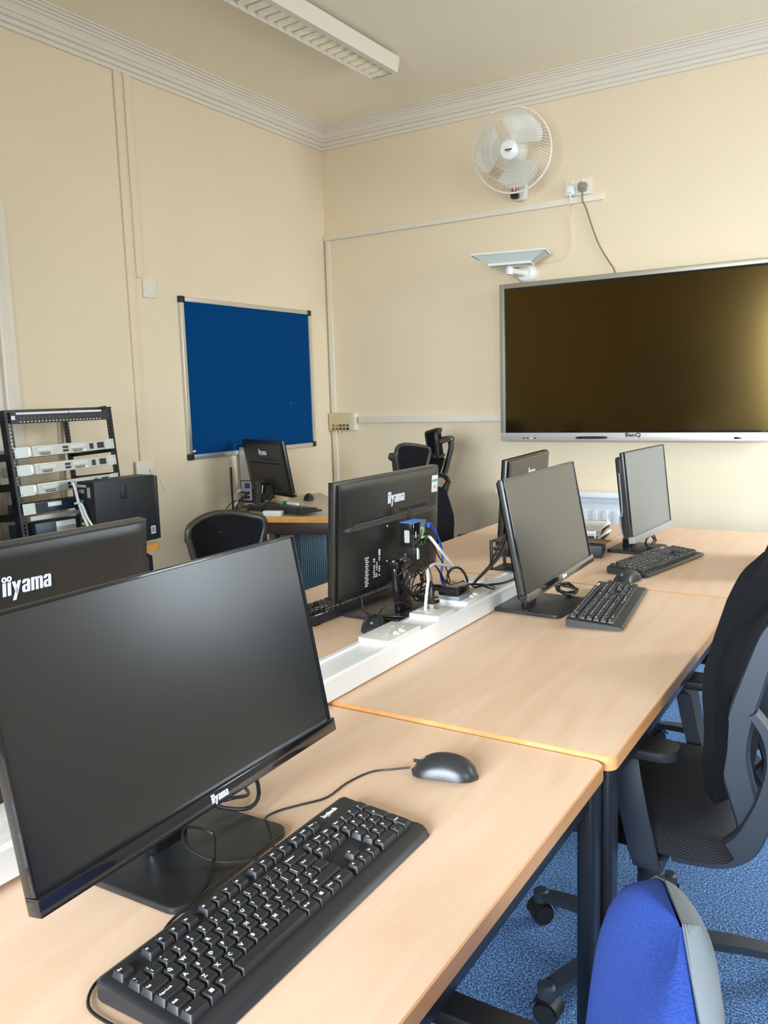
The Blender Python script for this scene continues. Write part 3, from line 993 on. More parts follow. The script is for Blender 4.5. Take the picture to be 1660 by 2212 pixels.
# ================================================================== MONITORS
def iiyama(m, M, size, mi=0):
    """the maker's mark: two stems under joined rings, then yama. size = x-height"""
    s = size
    for k in range(2):
        m.box(k * 0.40 * s, k * 0.40 * s + 0.27 * s, -0.0, 1.0 * s, 0, 0.0006, m=M, mi=mi)
        cx, cy = k * 0.40 * s + 0.14 * s, 1.25 * s
        ring = []
        ro, ri = 0.21 * s, 0.085 * s
        n = 16
        vs = [(cx + r * math.cos(2 * PI * q / n), cy + r * math.sin(2 * PI * q / n), z) for z in (0, 0.0006) for r in (ro, ri) for q in range(n)]
        fs = []
        for q in range(n):
            p = (q + 1) % n
            fs += [(2 * n + q, 2 * n + p, 3 * n + p, 3 * n + q), (q, p, 2 * n + p, 2 * n + q), (n + q, 3 * n + q, 3 * n + p, n + p)]
        m.add(vs, fs, mi, M)
    def q(pts, x0):
        m.prism([(x0 + x * s, y * s) for x, y in pts], 0, 0.0006, m=M, mi=mi)
    x0 = 0.74 * s
    q([(0, 1), (0.28, 1), (0.54, 0.12), (0.36, 0.0)], x0)
    q([(0.76, 1), (0.50, 1), (0.06, -0.42), (0.32, -0.42)], x0)

    def arch(x0, w_, st, ytop=1.0):
        # stem, rounded shoulder
        q([(w_ - st, 0), (w_, 0), (w_, 0.86), (w_ - 0.05, 0.95), (w_ - 0.14, 1.0), (w_ - 0.26, 1.0), (w_ - st - 0.02, 0.84), (w_ - st, 0.80)], x0)
    for x0 in (1.58 * s, 3.40 * s):
        arch(x0, 0.66, 0.25)
        q([(0.02, 0.78), (0.05, 0.90), (0.14, 0.99), (0.20, 1.0), (0.45, 1.0), (0.45, 0.84), (0.28, 0.82), (0.26, 0.72), (0.02, 0.70)], x0)
        q([(0.14, 0.0), (0.42, 0.0), (0.42, 0.16), (0.28, 0.17), (0.25, 0.22), (0.25, 0.38), (0.30, 0.44), (0.42, 0.46), (0.42, 0.60), (0.16, 0.58), (0.03, 0.48), (0.0, 0.38), (0.0, 0.16), (0.04, 0.06)], x0)
    x0 = 2.34 * s
    q([(0, 0), (0.25, 0), (0.25, 1), (0, 1)], x0)
    arch(x0, 0.62, 0.24)
    q([(0.2, 0.82), (0.45, 0.82), (0.45, 1.0), (0.2, 0.97)], x0)
    arch(x0, 0.99, 0.24)
    q([(0.58, 0.82), (0.80, 0.82), (0.80, 1.0), (0.58, 0.97)], x0)


def monitor(name, label, x, y, z, rz, w=0.54, h=0.313, tilt=11, base_rz=0, vents=False, front=True, seam=True, labels=False, group='desktop monitors', zb=0.086, style='slim', po=-0.061, boff=(0, -0.004)):
    t = thing(name, label, 'monitor', (x, y, z), rz, group)
    # panel frame: local x right, y back, z up; panel front bottom edge at (0, -0.061, zb)
    P = T(0, po, zb) @ RX(-tilt)
    hw = w / 2
    sh = MB(P)
    sh.box(-hw, hw, 0.001, 0.016, 0.0, h, 0.004, 2)
    sh.build('rear_shell', M_back, t)
    b = MB(P)
    if style == 'slim':
        def bulge(u, v):
            X = (u - 0.5) * w * 0.97
            e = min(1, min(u, 1 - u) / 0.055)
            f = min(1, min(v, 1 - v) / 0.07)
            k = (1 - (1 - e) ** 2) * (1 - (1 - f) ** 2)
            low = 0.010 if v < 0.60 else 0.010 * max(0, 1 - (v - 0.60) / 0.015)
            return (X, 0.021 + 0.004 * k + (low * k * min(1, (1 - abs(u - 0.5) * 2) / 0.25)), 0.006 + v * (h - 0.012))
        b.grid(bulge, 48, 64)
        b.build('rear_cover', M_back, t, 30)
    else:
        b.box(-hw + 0.015, hw - 0.015, 0.012, 0.040, 0.012, h - 0.015, 0.010, 3)
        b.box(-hw + 0.07, hw - 0.07, 0.030, 0.058, 0.04, h - 0.06, 0.014, 3)
        b.build('rear_cover', M_back, t, 40)
        MB(P).tube([(-hw - 0.001, 0.022, h * 0.78), (-hw - 0.0015, 0.024, h * 0.35), (-hw - 0.0015, 0.036, h * 0.28), (-hw - 0.0015, 0.030, 0.02)], 0.003, 6, smooth=3).build('side_highlight', M_shell, t)  # pale strip modelled as the highlight line down the case side
    ch = 0.019 if style == 'slim' else 0.022
    # bezel
    bz = MB(P)
    bz.box(-hw, -hw + 0.004, -0.0045, 0.002, ch, h, 0.001, 1).box(hw - 0.004, hw, -0.0045, 0.002, ch, h, 0.001, 1).box(-hw, hw, -0.0045, 0.002, h - 0.004, h, 0.001, 1)
    bz.build('bezel', M_gloss, t)
    MB(P).box(-hw + 0.003, hw - 0.003, -0.0015, 0.001, ch - 0.002, h - 0.003).build('screen', M_screen if style == 'slim' else M_screen2, t, 0)
    c = MB(P).box(-hw - 0.0015, hw + 0.0015, -0.010, 0.012, -0.001, ch, 0.0015, 2).build('chin', M_gloss if style == 'slim' else flatm('grey_chin', (0.30, 0.29, 0.27)), t)
    if front:
        q = MB(P)
        iiyama(q, T(-0.014, -0.0102, 0.0055) @ RX(90), 0.0076)
        q.build('logo', M_logo, c, 0)
        q = MB(P)
        for k in range(5):
            q.box(-0.155 + k * 0.012, -0.149 + k * 0.012, -0.0105, -0.010, 0.002, 0.0045)
        q.build('control_marks', M_black, c, 0)
    # back marks
    if style == 'slim':
        q = MB(P)
        iiyama(q, T(0.034, 0.0262, h * 0.745) @ RZ(180) @ RX(90), 0.0215)
        q.build('logo', M_logo, t, 0)
    if labels:
        q = MB(P)
        q.box(0.078, 0.165, 0.0350, 0.0354, 0.024, 0.122, mi=1)
        for k in range(14):
            q.box(0.145 - (k % 2) * 0.004, 0.156 + random.random() * 0.006, 0.0353, 0.0358, 0.028 + k * 0.0058, 0.031 + k * 0.0058)
        for k in range(9):
            for j in range(3):
                if random.random() < 0.75:
                    q.box(0.085 + j * 0.013, 0.085 + j * 0.013 + 0.005 + random.random() * 0.005, 0.0353, 0.0358, 0.045 + k * 0.006, 0.0485 + k * 0.006)
        q.box(0.085, 0.093, 0.0353, 0.0358, 0.100, 0.118)
        q.build('rating_label', [M_white, M_backm], t, 0)
        s = MB(P).prism(rrect(0.036, 0.050, 0.003), 0, 0.0006, m=T(-hw + 0.040, 0.0262, h - 0.052) @ RZ(180) @ RX(90) @ RZ(-2)).build('asset_sticker', M_paper, t, 0)
        MB(P).box(-0.017, 0.017, 0.006, 0.013, 0.0006, 0.0009, m=T(-hw + 0.040, 0.0262, h - 0.052) @ RZ(180) @ RX(90)).build('green_band', flatm('sticker_green', (0.10, 0.45, 0.33)), s, 0)
        MB(P).text('3024', 0.010, T(-hw + 0.040, 0.0269, h - 0.062) @ RZ(180) @ RX(90)).build('sticker_print', M_plug, s, 0)
        for k in (-1, 1):
            MB(P).lathe([(0.003, 0.035), (0.002, 0.037)], 10, m=T(k * 0.05, 0, h * 0.25) @ RX(-90)).build('screw', M_steel, t)
            MB(P).lathe([(0.003, 0.035), (0.002, 0.037)], 10, m=T(k * 0.05, 0, h * 0.56) @ RX(-90)).build('screw', M_steel, t)
    if seam:
        MB(P).box(-hw * 0.72, hw * 0.72, 0.0262, 0.0272, h * 0.625, h * 0.629).build('seam', M_shell, t, 0)
        q = MB(P)
        for k in range(26):
            q.box(-hw * 0.68 + k * 0.006, -hw * 0.68 + k * 0.006 + 0.0028, 0.0262, 0.0268, h * 0.65, h * 0.672)
        q.build('vent_slots', M_cab, t, 0)
    # stand
    st = MB()
    if style == 'slim':
        st.prism(rrect(0.070, 0.024, 0.010, 4, 0, 0.034), 0.008, 0.150, 0.002, m=RX(6))
        st.box(-0.036, 0.036, -0.030, 0.040, 0.128, 0.150, 0.006)
        pass
    else:
        st.prism(rrect(0.06, 0.04, 0.012, 4, 0, 0.025), 0.008, 0.14, 0.002)
        st.box(-0.05, 0.05, -0.04, 0.03, 0.12, 0.18, 0.006)
    st.build('stand_neck', M_gloss, t)
    MB().prism(rrect(0.222 if style == 'slim' else 0.20, 0.205 if style == 'slim' else 0.17, 0.020, 6, *boff), 0.0, 0.010, 0.003, 3, m=RZ(base_rz)).build('base_plate', M_base, t)
    return t


m1 = monitor('monitor', 'closest monitor in the lower left, blank dark screen facing the keyboard with printed keys', -0.800, 0.744, 0.7232, 91.5, zb=0.0885, boff=(0.002, 0.008))
m4 = monitor('monitor', 'blank-screened monitor on the middle right desk beside the small keyboard', -0.828, 2.118, 0.7310, 91.5, h=0.302, base_rz=-4, zb=0.093, boff=(0.05, 0.020))
m3 = monitor('monitor', 'monitor seen from behind with green and white sticker and cables, middle left desk', -1.191, 1.940, 0.7305, -90, labels=True, h=0.312, zb=0.078, tilt=3, po=-0.026)
m2 = monitor('monitor', 'monitor seen from behind at left edge, its large white logo near the frame border', -1.191, 0.795, 0.7230, -90, vents=True, h=0.318, zb=0.080, tilt=5, po=-0.036)
m6 = monitor('monitor', 'back-turned monitor peeking over another screen below the big wall display', -1.225, 3.00, 0.7308, -84.7, h=0.308, tilt=4, po=-0.026, zb=0.052)
m5 = monitor('monitor', 'farthest right monitor with thick case and pale grey screen, wide keyboard before it', -0.833, 3.105, 0.7310, 86.5, w=0.442, h=0.318, tilt=6.5, zb=0.063, style='thick', seam=False, front=False)
# vent row on the nearest back-turned monitor
q = MB(T(0, -0.036, 0.080) @ RX(-5))
for k in range(60):
    q.box(-0.25 + k * 0.0056, -0.25 + k * 0.0056 + 0.003, 0.024, 0.0262, 0.205, 0.209)
q.build('vent_slots', M_cab, m2, 0)
# monitor on the corner table
TL, TR = Vector((-3.212, 3.640, 1.110)), Vector((-2.774, 3.459, 1.10))
dd = (TR - TL).normalized()
rzm = math.degrees(math.atan2(dd.y, dd.x)) + 180
m7 = monitor('monitor', 'monitor seen from behind on the corner table in front of the blue noticeboard', -3.000, 3.555, 0.7312, rzm, w=0.47, h=0.31, tilt=10, zb=0.072)

# switch box hung on the back of the middle left monitor
t = thing('kvm_box', 'small glossy black box with green digit and blue top hung behind a monitor', 'switch box', (-1.120, 1.948, 0.930))
MB().box(-0.026, 0.018, -0.038, 0.038, -0.008, 0.058, 0.003).build('housing', M_gloss, t)
MB().box(-0.026, 0.016, -0.036, 0.036, 0.0582, 0.0592).build('blue_label', M_ltblue, t)
MB().text('2', 0.046, T(0.0183, 0.008, 0.026) @ RZ(90) @ RX(90), offset=0.0002).build('digit', M_lime, t, 0)
MB().box(0.0182, 0.0188, -0.030, -0.027, 0.018, 0.036).build('indicator', M_white, t, 0)
MB().prism(rrect(0.016, 0.034, 0.003, 4), 0, 0.0006, m=T(-0.004, -0.0381, 0.022) @ RX(90)).build('rating_plate', M_rout, t, 0)
MB().prism([(-0.02, 0), (0.02, 0), (0.012, 0.035), (-0.002, 0.035)], -0.003, 0.0, 0.0005, m=T(-0.028, 0.02, 0.055) @ RZ(90) @ RX(90)).build('bracket', M_black, t)
MB().box(-0.026, 0.010, -0.02, 0.005, -0.030, -0.008, 0.002).build('lower_plug', M_black, t)
MB().box(0.010, 0.014, -0.012, -0.003, -0.045, -0.012, 0.001).build('pale_connector', flatm('pale_green', (0.6, 0.8, 0.66)), t)

# ================================================================== KEYBOARDS
U = 0.019
ROWS = []     # (x units, y row, w units, legend, h)
def row(y, items, x=0.0):
    for it in items:
        if isinstance(it, (int, float)):
            x += it
            continue
        lab, wd = it if isinstance(it, tuple) else (it, 1)
        ROWS.append((x, y, wd, lab))
        x += wd
row(5.35, ['Esc', 1, 'F1', 'F2', 'F3', 'F4', 0.5, 'F5', 'F6', 'F7', 'F8', 0.5, 'F9', 'F10', 'F11', 'F12', 0.3, 'PrtSc', 'ScrLk', 'Pause'])
row(4, ['` ¬', '1 !', '2 "', '3 £', '4 $', '5 %', '6 ^', '7 &', '8 *', '9 (', '0 )', '- _', '= +', ('Backspace', 2), 0.3, 'Ins', 'Home', 'PgUp', 0.3, 'Num', '/', '*', '-'])
row(3, [('Tab', 1.5)] + list('QWERTYUIOP') + ['[ {', '] }', ('Enter', 1.5), 0.3, 'Del', 'End', 'PgDn', 0.3, '7', '8', '9'])
row(2, [('Caps Lock', 1.75)] + list('ASDFGHJKL') + ['; :', "' @", '# ~', ('', 1.25), 0.3, 3, 0.3, '4', '5', '6'])
row(1, [('Shift', 1.25), '\\ |'] + list('ZXCVBNM') + [', <', '. >', '/ ?', ('Shift', 2.75), 0.3, 1, '^', 1, 0.3, '1', '2', '3'])
row(0, [('Ctrl', 1.5), ('Win', 1), ('Alt', 1.5), ('', 6), ('Alt Gr', 1.25), ('Win', 1.25), ('Menu', 1), ('Ctrl', 1.5), 0.3, '<', 'v', '>', 0.3, ('0', 2), '.'])
NUMX = 15 + 0.3 + 3 + 0.3 + 3
ROWS.append((NUMX, 2, 1, '+T'))
ROWS.append((NUMX, 0, 1, 'EnterT'))
KEYW = 22.6 * U


def keyz(y):   # height of the deck at depth y (0 front)
    return 0.0125 + 0.012 * y / 0.155


def make_keyboard(t, body='rounded'):
    L_, D_ = 0.450, 0.155
    # body: profile in (y, z) extruded along x
    if body == 'rounded':
        pf = [(0.009, 0.004), (0.011, 0.009), (0.017, 0.0135), (0.027, 0.0155), (0.030, 0.0145), (0.128, 0.0225), (0.150, 0.0245), (0.155, 0.022), (0.155, 0.004), (0.15, 0.001), (0.006, 0.001)]
    else:
        pf = [(0.006, 0.003), (0.004, 0.007), (0.010, 0.0115), (0.029, 0.0130), (0.030, 0.0135), (0.128, 0.0215), (0.147, 0.0235), (0.149, 0.021), (0.149, 0.004), (0.147, 0.001), (0.010, 0.001)]
    K = len(pf)
    m = MB()
    xs = [(-L_ / 2, 0.55), (-L_ / 2 + 0.002, 0.85), (-L_ / 2 + 0.007, 1.0), (L_ / 2 - 0.007, 1.0), (L_ / 2 - 0.002, 0.85), (L_ / 2, 0.55)]
    vs = []
    for x, k in xs:
        for y, z in pf:
            yy = 0.0775 + (y - 0.0775) * (0.9 + 0.1 * k)
            vs.append((x, yy, 0.001 + (z - 0.001) * (0.70 + 0.30 * k)))
    fs = []
    for i in range(len(xs) - 1):
        for k in range(K):
            fs.append((i * K + k, i * K + (k + 1) % K, (i + 1) * K + (k + 1) % K, (i + 1) * K + k))
    fs += [tuple(range(K)), tuple((len(xs) - 1) * K + k for k in range(K))]
    m.add(vs, fs)
    m.build('case', M_kbody, t, 30)
    MB().text('logitech', 0.010, T(0.172, 0.1405, 0.0244) @ RX(5), offset=0.0003, res=2).build('logo', M_white, t, 0)
    for k in range(3):
        MB().prism(circle(0.0022, 10, 0.115 + k * 0.012, 0.1405), 0.0240, 0.0246, m=RX(0)).build('status_light', M_white, t, 0)
    for s in (-1, 1):
        MB().box(s * 0.19 - 0.012, s * 0.19 + 0.012, 0.135, 0.150, 0.0, 0.003).build('foot', M_black, t)


def make_keys():
    out = []
    slope = math.degrees(math.atan(0.0080 / 0.098))
    for (x, y, wd, lab) in ROWS:
        tall = lab.endswith('T') and lab in ('+T', 'EnterT')
        s = lab[:-1] if tall else lab
        cx = -KEYW / 2 + (x + wd / 2) * U
        d = U * (2 if tall else 1)
        cy = 0.0385 + y * 0.0178 + (0.0178 / 2 if tall else 0)
        dep = 0.0178 * (2 if tall else 1)
        M = T(cx, cy, 0.0145 + 0.0082 * (cy - 0.030) / 0.098) @ RX(slope)
        k = MB(M)
        bw, bd = wd * U - 0.0012, dep - 0.0010
        tw, td = wd * U - 0.0058, dep - 0.0052
        hgt = 0.0076
        n = 3
        lo = rrect(bw, bd, 0.0012, n)
        mid = rrect(tw + 0.0010, td + 0.0010, 0.0018, n, 0, 0.0006)
        hi = rrect(tw, td, 0.0016, n, 0, 0.0006)
        N = len(lo)
        vs = [(a, b_, 0) for a, b_ in lo] + [(a, b_, hgt - 0.0006) for a, b_ in mid] + [(a, b_, hgt) for a, b_ in hi] + [(0, 0.0006, hgt - 0.0005)]
        fs = []
        for i in range(N):
            j = (i + 1) % N
            fs += [(i, j, N + j, N + i), (N + i, N + j, 2 * N + j, 2 * N + i), (2 * N + i, 2 * N + j, 3 * N)]
        k.add(vs, fs, 0)
        if s:
            L0 = -tw / 2 + 0.0008
            if s == 'Win':
                for a in (0, 1):
                    for b_ in (0, 1):
                        k.box(-0.0022 + a * 0.0023, -0.0002 + a * 0.0023, -0.0015 + b_ * 0.0023, 0.0005 + b_ * 0.0023, hgt - 0.0002, hgt + 0.0003, mi=1)
            elif len(s) == 3 and s[1] == ' ':
                k.text(s[2], 0.0052, T(L0, 0.0040, hgt), 1, 0.00012, 0.00008, res=1, align='LEFT')
                k.text(s[0], 0.0054, T(L0, -0.0018, hgt), 1, 0.00012, 0.00008, res=1, align='LEFT')
            else:
                sz = 0.0066 if len(s) == 1 else 0.0038
                k.text(s, sz, T(L0, 0.0022, hgt), 1, 0.00012, 0.00012 if len(s) > 1 else 0.00022, res=1, align='LEFT')
        out.append(k)
    return out


KB_LAB = 'full-size black keyboard with a soft rounded front edge, lower foreground beside the closest mouse'
kb1 = thing('keyboard', KB_LAB, 'keyboard', (-0.525, 0.724, 0.7232), 90.3, 'full-size black keyboards')
make_keyboard(kb1)
keys = make_keys()
order = sorted(range(len(keys)), key=lambda i: -ROWS[i][2])
extra = MB()
for n_, i in enumerate(order):
    if n_ < 99:
        keys[i].build('key', [M_key, M_white], kb1, 40)
    else:
        k0 = len(extra.v)
        extra.v += keys[i].v
        extra.f += [tuple(a + k0 for a in f) for f in keys[i].f]
        extra.mi += keys[i].mi
eo = extra.build('key', [M_key, M_white], kb1, 40)
eo['kind'] = 'stuff'


def kb_copy(x, y, z, rz, label, proto):
    t = thing('keyboard', label, 'keyboard', (x, y, z), rz, 'full-size black keyboards')
    make_keyboard(t, 'slim')
    for ch in list(proto.children):
        if ch.name.split('.')[0] == 'key':
            c = ch.copy()
            COL.objects.link(c)
            c.parent = t
            c.matrix_parent_inverse = Matrix.Identity(4)
    return t


kb_copy(-0.592, 2.238, 0.7310, 97, 'black keyboard lying alone at the far end of the middle right desk', kb1)
kb_copy(-0.620, 2.848, 0.7315, 79, 'black keyboard turned at an angle in front of the pale grey screen', kb1)
kb_copy(-1.438, 1.925, 0.7310, -93, 'black keyboard lying under the monitor with the green and white sticker', kb1)
kb_copy(-2.775, 3.535, 0.7420, 168, 'black keyboard pushed under the monitor on the corner table', kb1)

# ================================================================== MICE
def mouse(label, x, y, z, rz, cord=None, s=1.0):
    t = thing('computer_mouse', label, 'mouse', (x, y, z), rz, 'black computer mice')
    # long axis local y, nose at +y
    m = MB()
    n, K = 14, 20
    vs, fs = [], []
    for i in range(n + 1):
        u = i / n
        yy = (-0.056 + 0.112 * u) * s
        e = max(0.0, 1 - (2 * u - 1) ** 4) ** 0.5
        wd = (0.031 * e * (1 - 0.07 * math.sin(PI * u)) + 0.0005) * s
        hh = (0.038 * (max(0, math.sin(PI * min(1, (u * 0.86 + 0.10)))) ** 0.62) * e ** 0.5 + 0.002) * s
        for k in range(K):
            a = 2 * PI * k / K
            cx, cz = math.cos(a), math.sin(a)
            if cz >= 0:
                vs.append((wd * cx * (1 - 0.10 * cz), yy, 0.006 * s + (hh - 0.006 * s) * cz ** 0.85))
            else:
                vs.append((wd * cx * 0.96, yy, max(0.0008, 0.006 * s + 0.006 * cz)))
    for i in range(n):
        for k in range(K):
            fs.append((i * K + k, i * K + (k + 1) % K, (i + 1) * K + (k + 1) % K, (i + 1) * K + k))
    fs += [tuple(range(K)), tuple(n * K + k for k in range(K))]
    m.add(vs, fs)
    m.build('body', M_kbody, t, 60)
    zt = 0.034 * s
    MB().lathe([(0.0085, -0.0035), (0.0092, -0.001), (0.0092, 0.001), (0.0085, 0.0035)], 16, m=T(0, 0.030 * s, 0.0215 * s) @ RY(90)).build('scroll_wheel', M_shell, t)
    MB().box(-0.0006, 0.0006, 0.040 * s, 0.052 * s, 0.019 * s, 0.0245 * s).build('button_split', M_cab, t, 0)
    return t


ms1 = mouse('black mouse on the nearest desk, its thin cord trailing to the monitor', -0.600, 1.118, 0.7230, 104, s=0.98)
IM = (T(-0.600, 1.118, 0.7230) @ RZ(104)).inverted()
IK = (T(-0.525, 0.724, 0.7232) @ RZ(90.3)).inverted()
IM1 = (T(-0.800, 0.744, 0.7232) @ RZ(91.5)).inverted()
mouse('black mouse just beyond the lone keyboard on the right desks', -0.712, 2.560, 0.7312, 165)
mouse('black mouse seen wheel-up against the white socket trunking', -1.142, 1.757, 0.7308, 206)
mouse('black mouse at the rear of the corner table', -2.98, 3.93, 0.7308, 30)

# mouse and keyboard cords on the nearest desk
ZD = 0.7225
MB(IM).tube([(-0.655, 1.104, ZD + 0.009), (-0.68, 1.09, ZD + 0.006), (-0.71, 1.07, ZD + 0.003), (-0.722, 1.02, ZD + 0.003), (-0.722, 0.965, ZD + 0.003), (-0.742, 0.93, ZD + 0.003), (-0.762, 0.895, ZD + 0.003),
               (-0.760, 0.865, ZD + 0.006), (-0.735, 0.845, ZD + 0.014), (-0.690, 0.800, ZD + 0.015), (-0.683, 0.770, ZD + 0.016), (-0.730, 0.735, ZD + 0.016), (-0.775, 0.725, ZD + 0.030),
               (-0.79, 0.74, ZD + 0.045), (-0.765, 0.765, ZD + 0.03), (-0.735, 0.735, ZD + 0.018)], 0.0017, 8).build('cord', M_cab, ms1)
MB(IK).tube([(-0.735, 0.732, ZD + 0.018), (-0.715, 0.700, ZD + 0.014), (-0.70, 0.66, ZD + 0.012), (-0.705, 0.63, ZD + 0.004), (-0.695, 0.605, ZD + 0.003), (-0.676, 0.598, ZD + 0.003), (-0.664, 0.602, ZD + 0.004)], 0.0018, 8).build('cord', M_cab, kb1)
MB(IK).tube([(-0.670, 0.590, ZD + 0.004), (-0.688, 0.570, ZD + 0.003), (-0.698, 0.54, ZD + 0.003), (-0.696, 0.51, ZD + 0.003), (-0.675, 0.486, ZD + 0.003), (-0.64, 0.481, ZD + 0.003), (-0.60, 0.484, ZD + 0.003), (-0.57, 0.495, ZD + 0.003)], 0.0018, 8).build('cord', M_cab, kb1)
tag(MB().tube([(-0.86, 0.80, ZD + 0.10), (-0.83, 0.815, ZD + 0.04), (-0.79, 0.855, ZD + 0.018), (-0.80, 0.90, ZD + 0.02), (-0.84, 0.925, ZD + 0.06), (-0.86, 0.92, ZD + 0.10)], 0.0032, 8).build('monitor_cable', M_cab),
    'thick black cable looping out behind the nearest monitor base', 'cable')
tag(MB().tube([(-0.88, 0.82, ZD + 0.09), (-0.84, 0.84, ZD + 0.03), (-0.82, 0.87, ZD + 0.022), (-0.83, 0.91, ZD + 0.008), (-0.87, 0.93, ZD + 0.008), (-0.90, 0.89, ZD + 0.03)], 0.0028, 8).build('monitor_cable', M_cab),
    'thinner black cable coiled behind the nearest monitor base', 'cable')

# ================================================================== CABLES behind the middle monitor
tag(MB().tube([(-1.104, 1.988, 0.976), (-1.10, 2.006, 0.967), (-1.10, 2.031, 0.943), (-1.10, 2.054, 0.908), (-1.10, 2.065, 0.873), (-1.10, 2.062, 0.844), (-1.10, 2.053, 0.817), (-1.08, 2.03, 0.799), (-1.06, 2.02, 0.79)], 0.0034, 8)
    .box(-1.110, -1.096, 1.984, 2.000, 0.966, 0.980, 0.002).build('network_cable', M_cabb), 'bright blue network cable arching from the small black box', 'cable')
tag(MB().tube([(-1.10, 1.988, 0.941), (-1.07, 1.945, 0.946), (-1.05, 1.946, 0.923), (-1.05, 1.993, 0.887), (-1.05, 2.035, 0.855), (-1.05, 2.038, 0.850), (-1.05, 1.983, 0.866), (-1.05, 1.921, 0.880), (-1.04, 1.872, 0.874), (-1.02, 1.835, 0.857), (-1.01, 1.808, 0.831), (-1.005, 1.792, 0.805), (-1.002, 1.785, 0.788)], 0.0042, 8).build('network_cable', M_cabw),
    'white network cable looping down into the desk trunking', 'cable')
t = thing('usb_lead', 'black USB lead plugged upright into the white desk trunking', 'cable', (-0.996, 1.808, 0.792))
MB().box(-0.006, 0.006, -0.004, 0.004, 0, 0.012).build('metal_plug', M_alu, t)
MB().lathe([(0.007, 0.012), (0.008, 0.02), (0.007, 0.042), (0.003, 0.056)], 10).build('moulded_plug', M_cab, t)
MB().tube([(0, 0, 0.05), (0, 0, 0.085), (-0.02, 0.01, 0.12), (-0.06, 0.04, 0.15), (-0.09, 0.08, 0.15)], 0.002).build('cord', M_cab, t)


def loop(name, label, c, rad, r, turns, ax, sq=1.0, seed=1, mat=None, cat='cable'):
    rnd = random.Random(seed)
    ex, ey = Vector(ax[0]), Vector(ax[1])
    pts = []
    for k in range(int(turns * 10) + 1):
        a = 2 * PI * k / 10
        rr = rad * (1 + 0.12 * rnd.uniform(-1, 1) + 0.16 * math.sin(k * 0.37 + seed))
        pts.append(Vector(c) + ex * rr * math.cos(a) + ey * rr * sq * math.sin(a) + ex.cross(ey) * (0.004 * k / 10 + 0.003 * rnd.uniform(-1, 1)))
    return tag(MB().tube(pts, r, 6, smooth=4).build(name, mat or M_cab), label, cat)


loop('coiled_cable', 'round coil of black cable hanging beside the monitor stand', (-1.09, 1.885, 0.832), 0.036, 0.0022, 2.6, ((0, 1, 0), (0.1, 0, 1)), 0.95, 3)
loop('coiled_cable', 'smaller tangled black coil lower behind the switch box', (-1.090, 1.925, 0.805), 0.034, 0.002, 3.2, ((0.3, 1, 0), (0, 0.2, 1)), 0.7, 5)
loop('coiled_cable', 'flat tangle of black cable heaped against the power adaptor', (-1.075, 1.965, 0.780), 0.042, 0.0026, 4.0, ((1, 0.2, 0), (0, 0.9, 0.4)), 0.8, 9)
lines = [
    ('black lead dropping from the switch box and swinging right', [(-1.12, 1.925, 0.92), (-1.11, 1.93, 0.875), (-1.10, 1.96, 0.862), (-1.10, 2.0, 0.872), (-1.09, 2.03, 0.83), (-1.08, 2.04, 0.79)], 0.0018),
    ('long black lead curving past the right edge of the monitor back', [(-1.10, 2.0, 0.93), (-1.09, 2.02, 0.885), (-1.08, 2.05, 0.84), (-1.07, 2.055, 0.80), (-1.05, 2.05, 0.785)], 0.0018),
    ('black lead falling steeply behind the white network cable', [(-1.12, 1.95, 0.90), (-1.10, 1.955, 0.86), (-1.09, 1.95, 0.82), (-1.08, 1.97, 0.785)], 0.0022),
    ('black lead crossing the coil towards the trunking', [(-1.13, 1.90, 0.80), (-1.12, 1.85, 0.85), (-1.10, 1.86, 0.875), (-1.09, 1.93, 0.89), (-1.08, 2.0, 0.85), (-1.06, 2.02, 0.79)], 0.0022),
    ('thin black lead trailing over the monitor base plate', [(-1.22, 1.82, 0.82), (-1.21, 1.815, 0.765), (-1.19, 1.83, 0.745), (-1.13, 1.86, 0.743), (-1.06, 1.86, 0.745), (-1.04, 1.86, 0.76)], 0.0028),
    ('fine black lead arching low in front of the monitor stand', [(-1.18, 1.84, 0.742), (-1.15, 1.83, 0.775), (-1.11, 1.85, 0.785), (-1.08, 1.88, 0.76), (-1.06, 1.89, 0.742)], 0.0014),
    ('thin black lead from the monitor base to the near socket block', [(-1.10, 1.86, 0.742), (-1.06, 1.80, 0.745), (-1.045, 1.75, 0.765), (-1.035, 1.70, 0.783)], 0.0016),
]
for lab, pts, r in lines:
    tag(MB().tube(pts, r, 6).build('loose_cable', M_cab), lab, 'cable')
t = thing('power_adaptor', 'black power adaptor plugged onto the white trunking by the cables', 'power adaptor', (-0.995, 1.93, 0.7920))
MB().box(-0.033, 0.030, -0.030, 0.045, 0.0, 0.012, 0.003).build('lower_half', M_shell, t)
MB().box(-0.032, 0.027, -0.032, 0.042, 0.010, 0.036, 0.007, 3).build('body', M_gloss, t)
MB().tube([(-0.02, 0.04, 0.02), (-0.01, 0.07, 0.03), (-0.02, 0.10, 0.02)], 0.0025).build('cord', M_cab, t)
tag(MB().tube([(-1.06, 1.955, 0.805), (-1.05, 1.99, 0.800), (-1.045, 1.985, 0.83), (-1.045, 2.005, 0.848), (-1.045, 2.045, 0.848), (-1.04, 2.07, 0.835), (-1.02, 2.06, 0.81), (-1.02, 2.04, 0.795)], 0.0036, 8).build('stiff_cable', M_cab),
    'stiff black cable bent into an open loop above the power adaptor', 'cable')
tag(MB().tube([(-1.00, 2.05, 0.80), (-1.0, 2.08, 0.81), (-1.0, 2.13, 0.822), (-1.0, 2.20, 0.840), (-1.0, 2.25, 0.862), (-1.0, 2.30, 0.90), (-0.99, 2.33, 0.93)], [0.004, 0.004, 0.005, 0.006, 0.0065, 0.0065, 0.006], 8).build('cable_sleeve', M_cab),
    'bundle of black cables rising to the back of the right-hand monitor', 'cable')
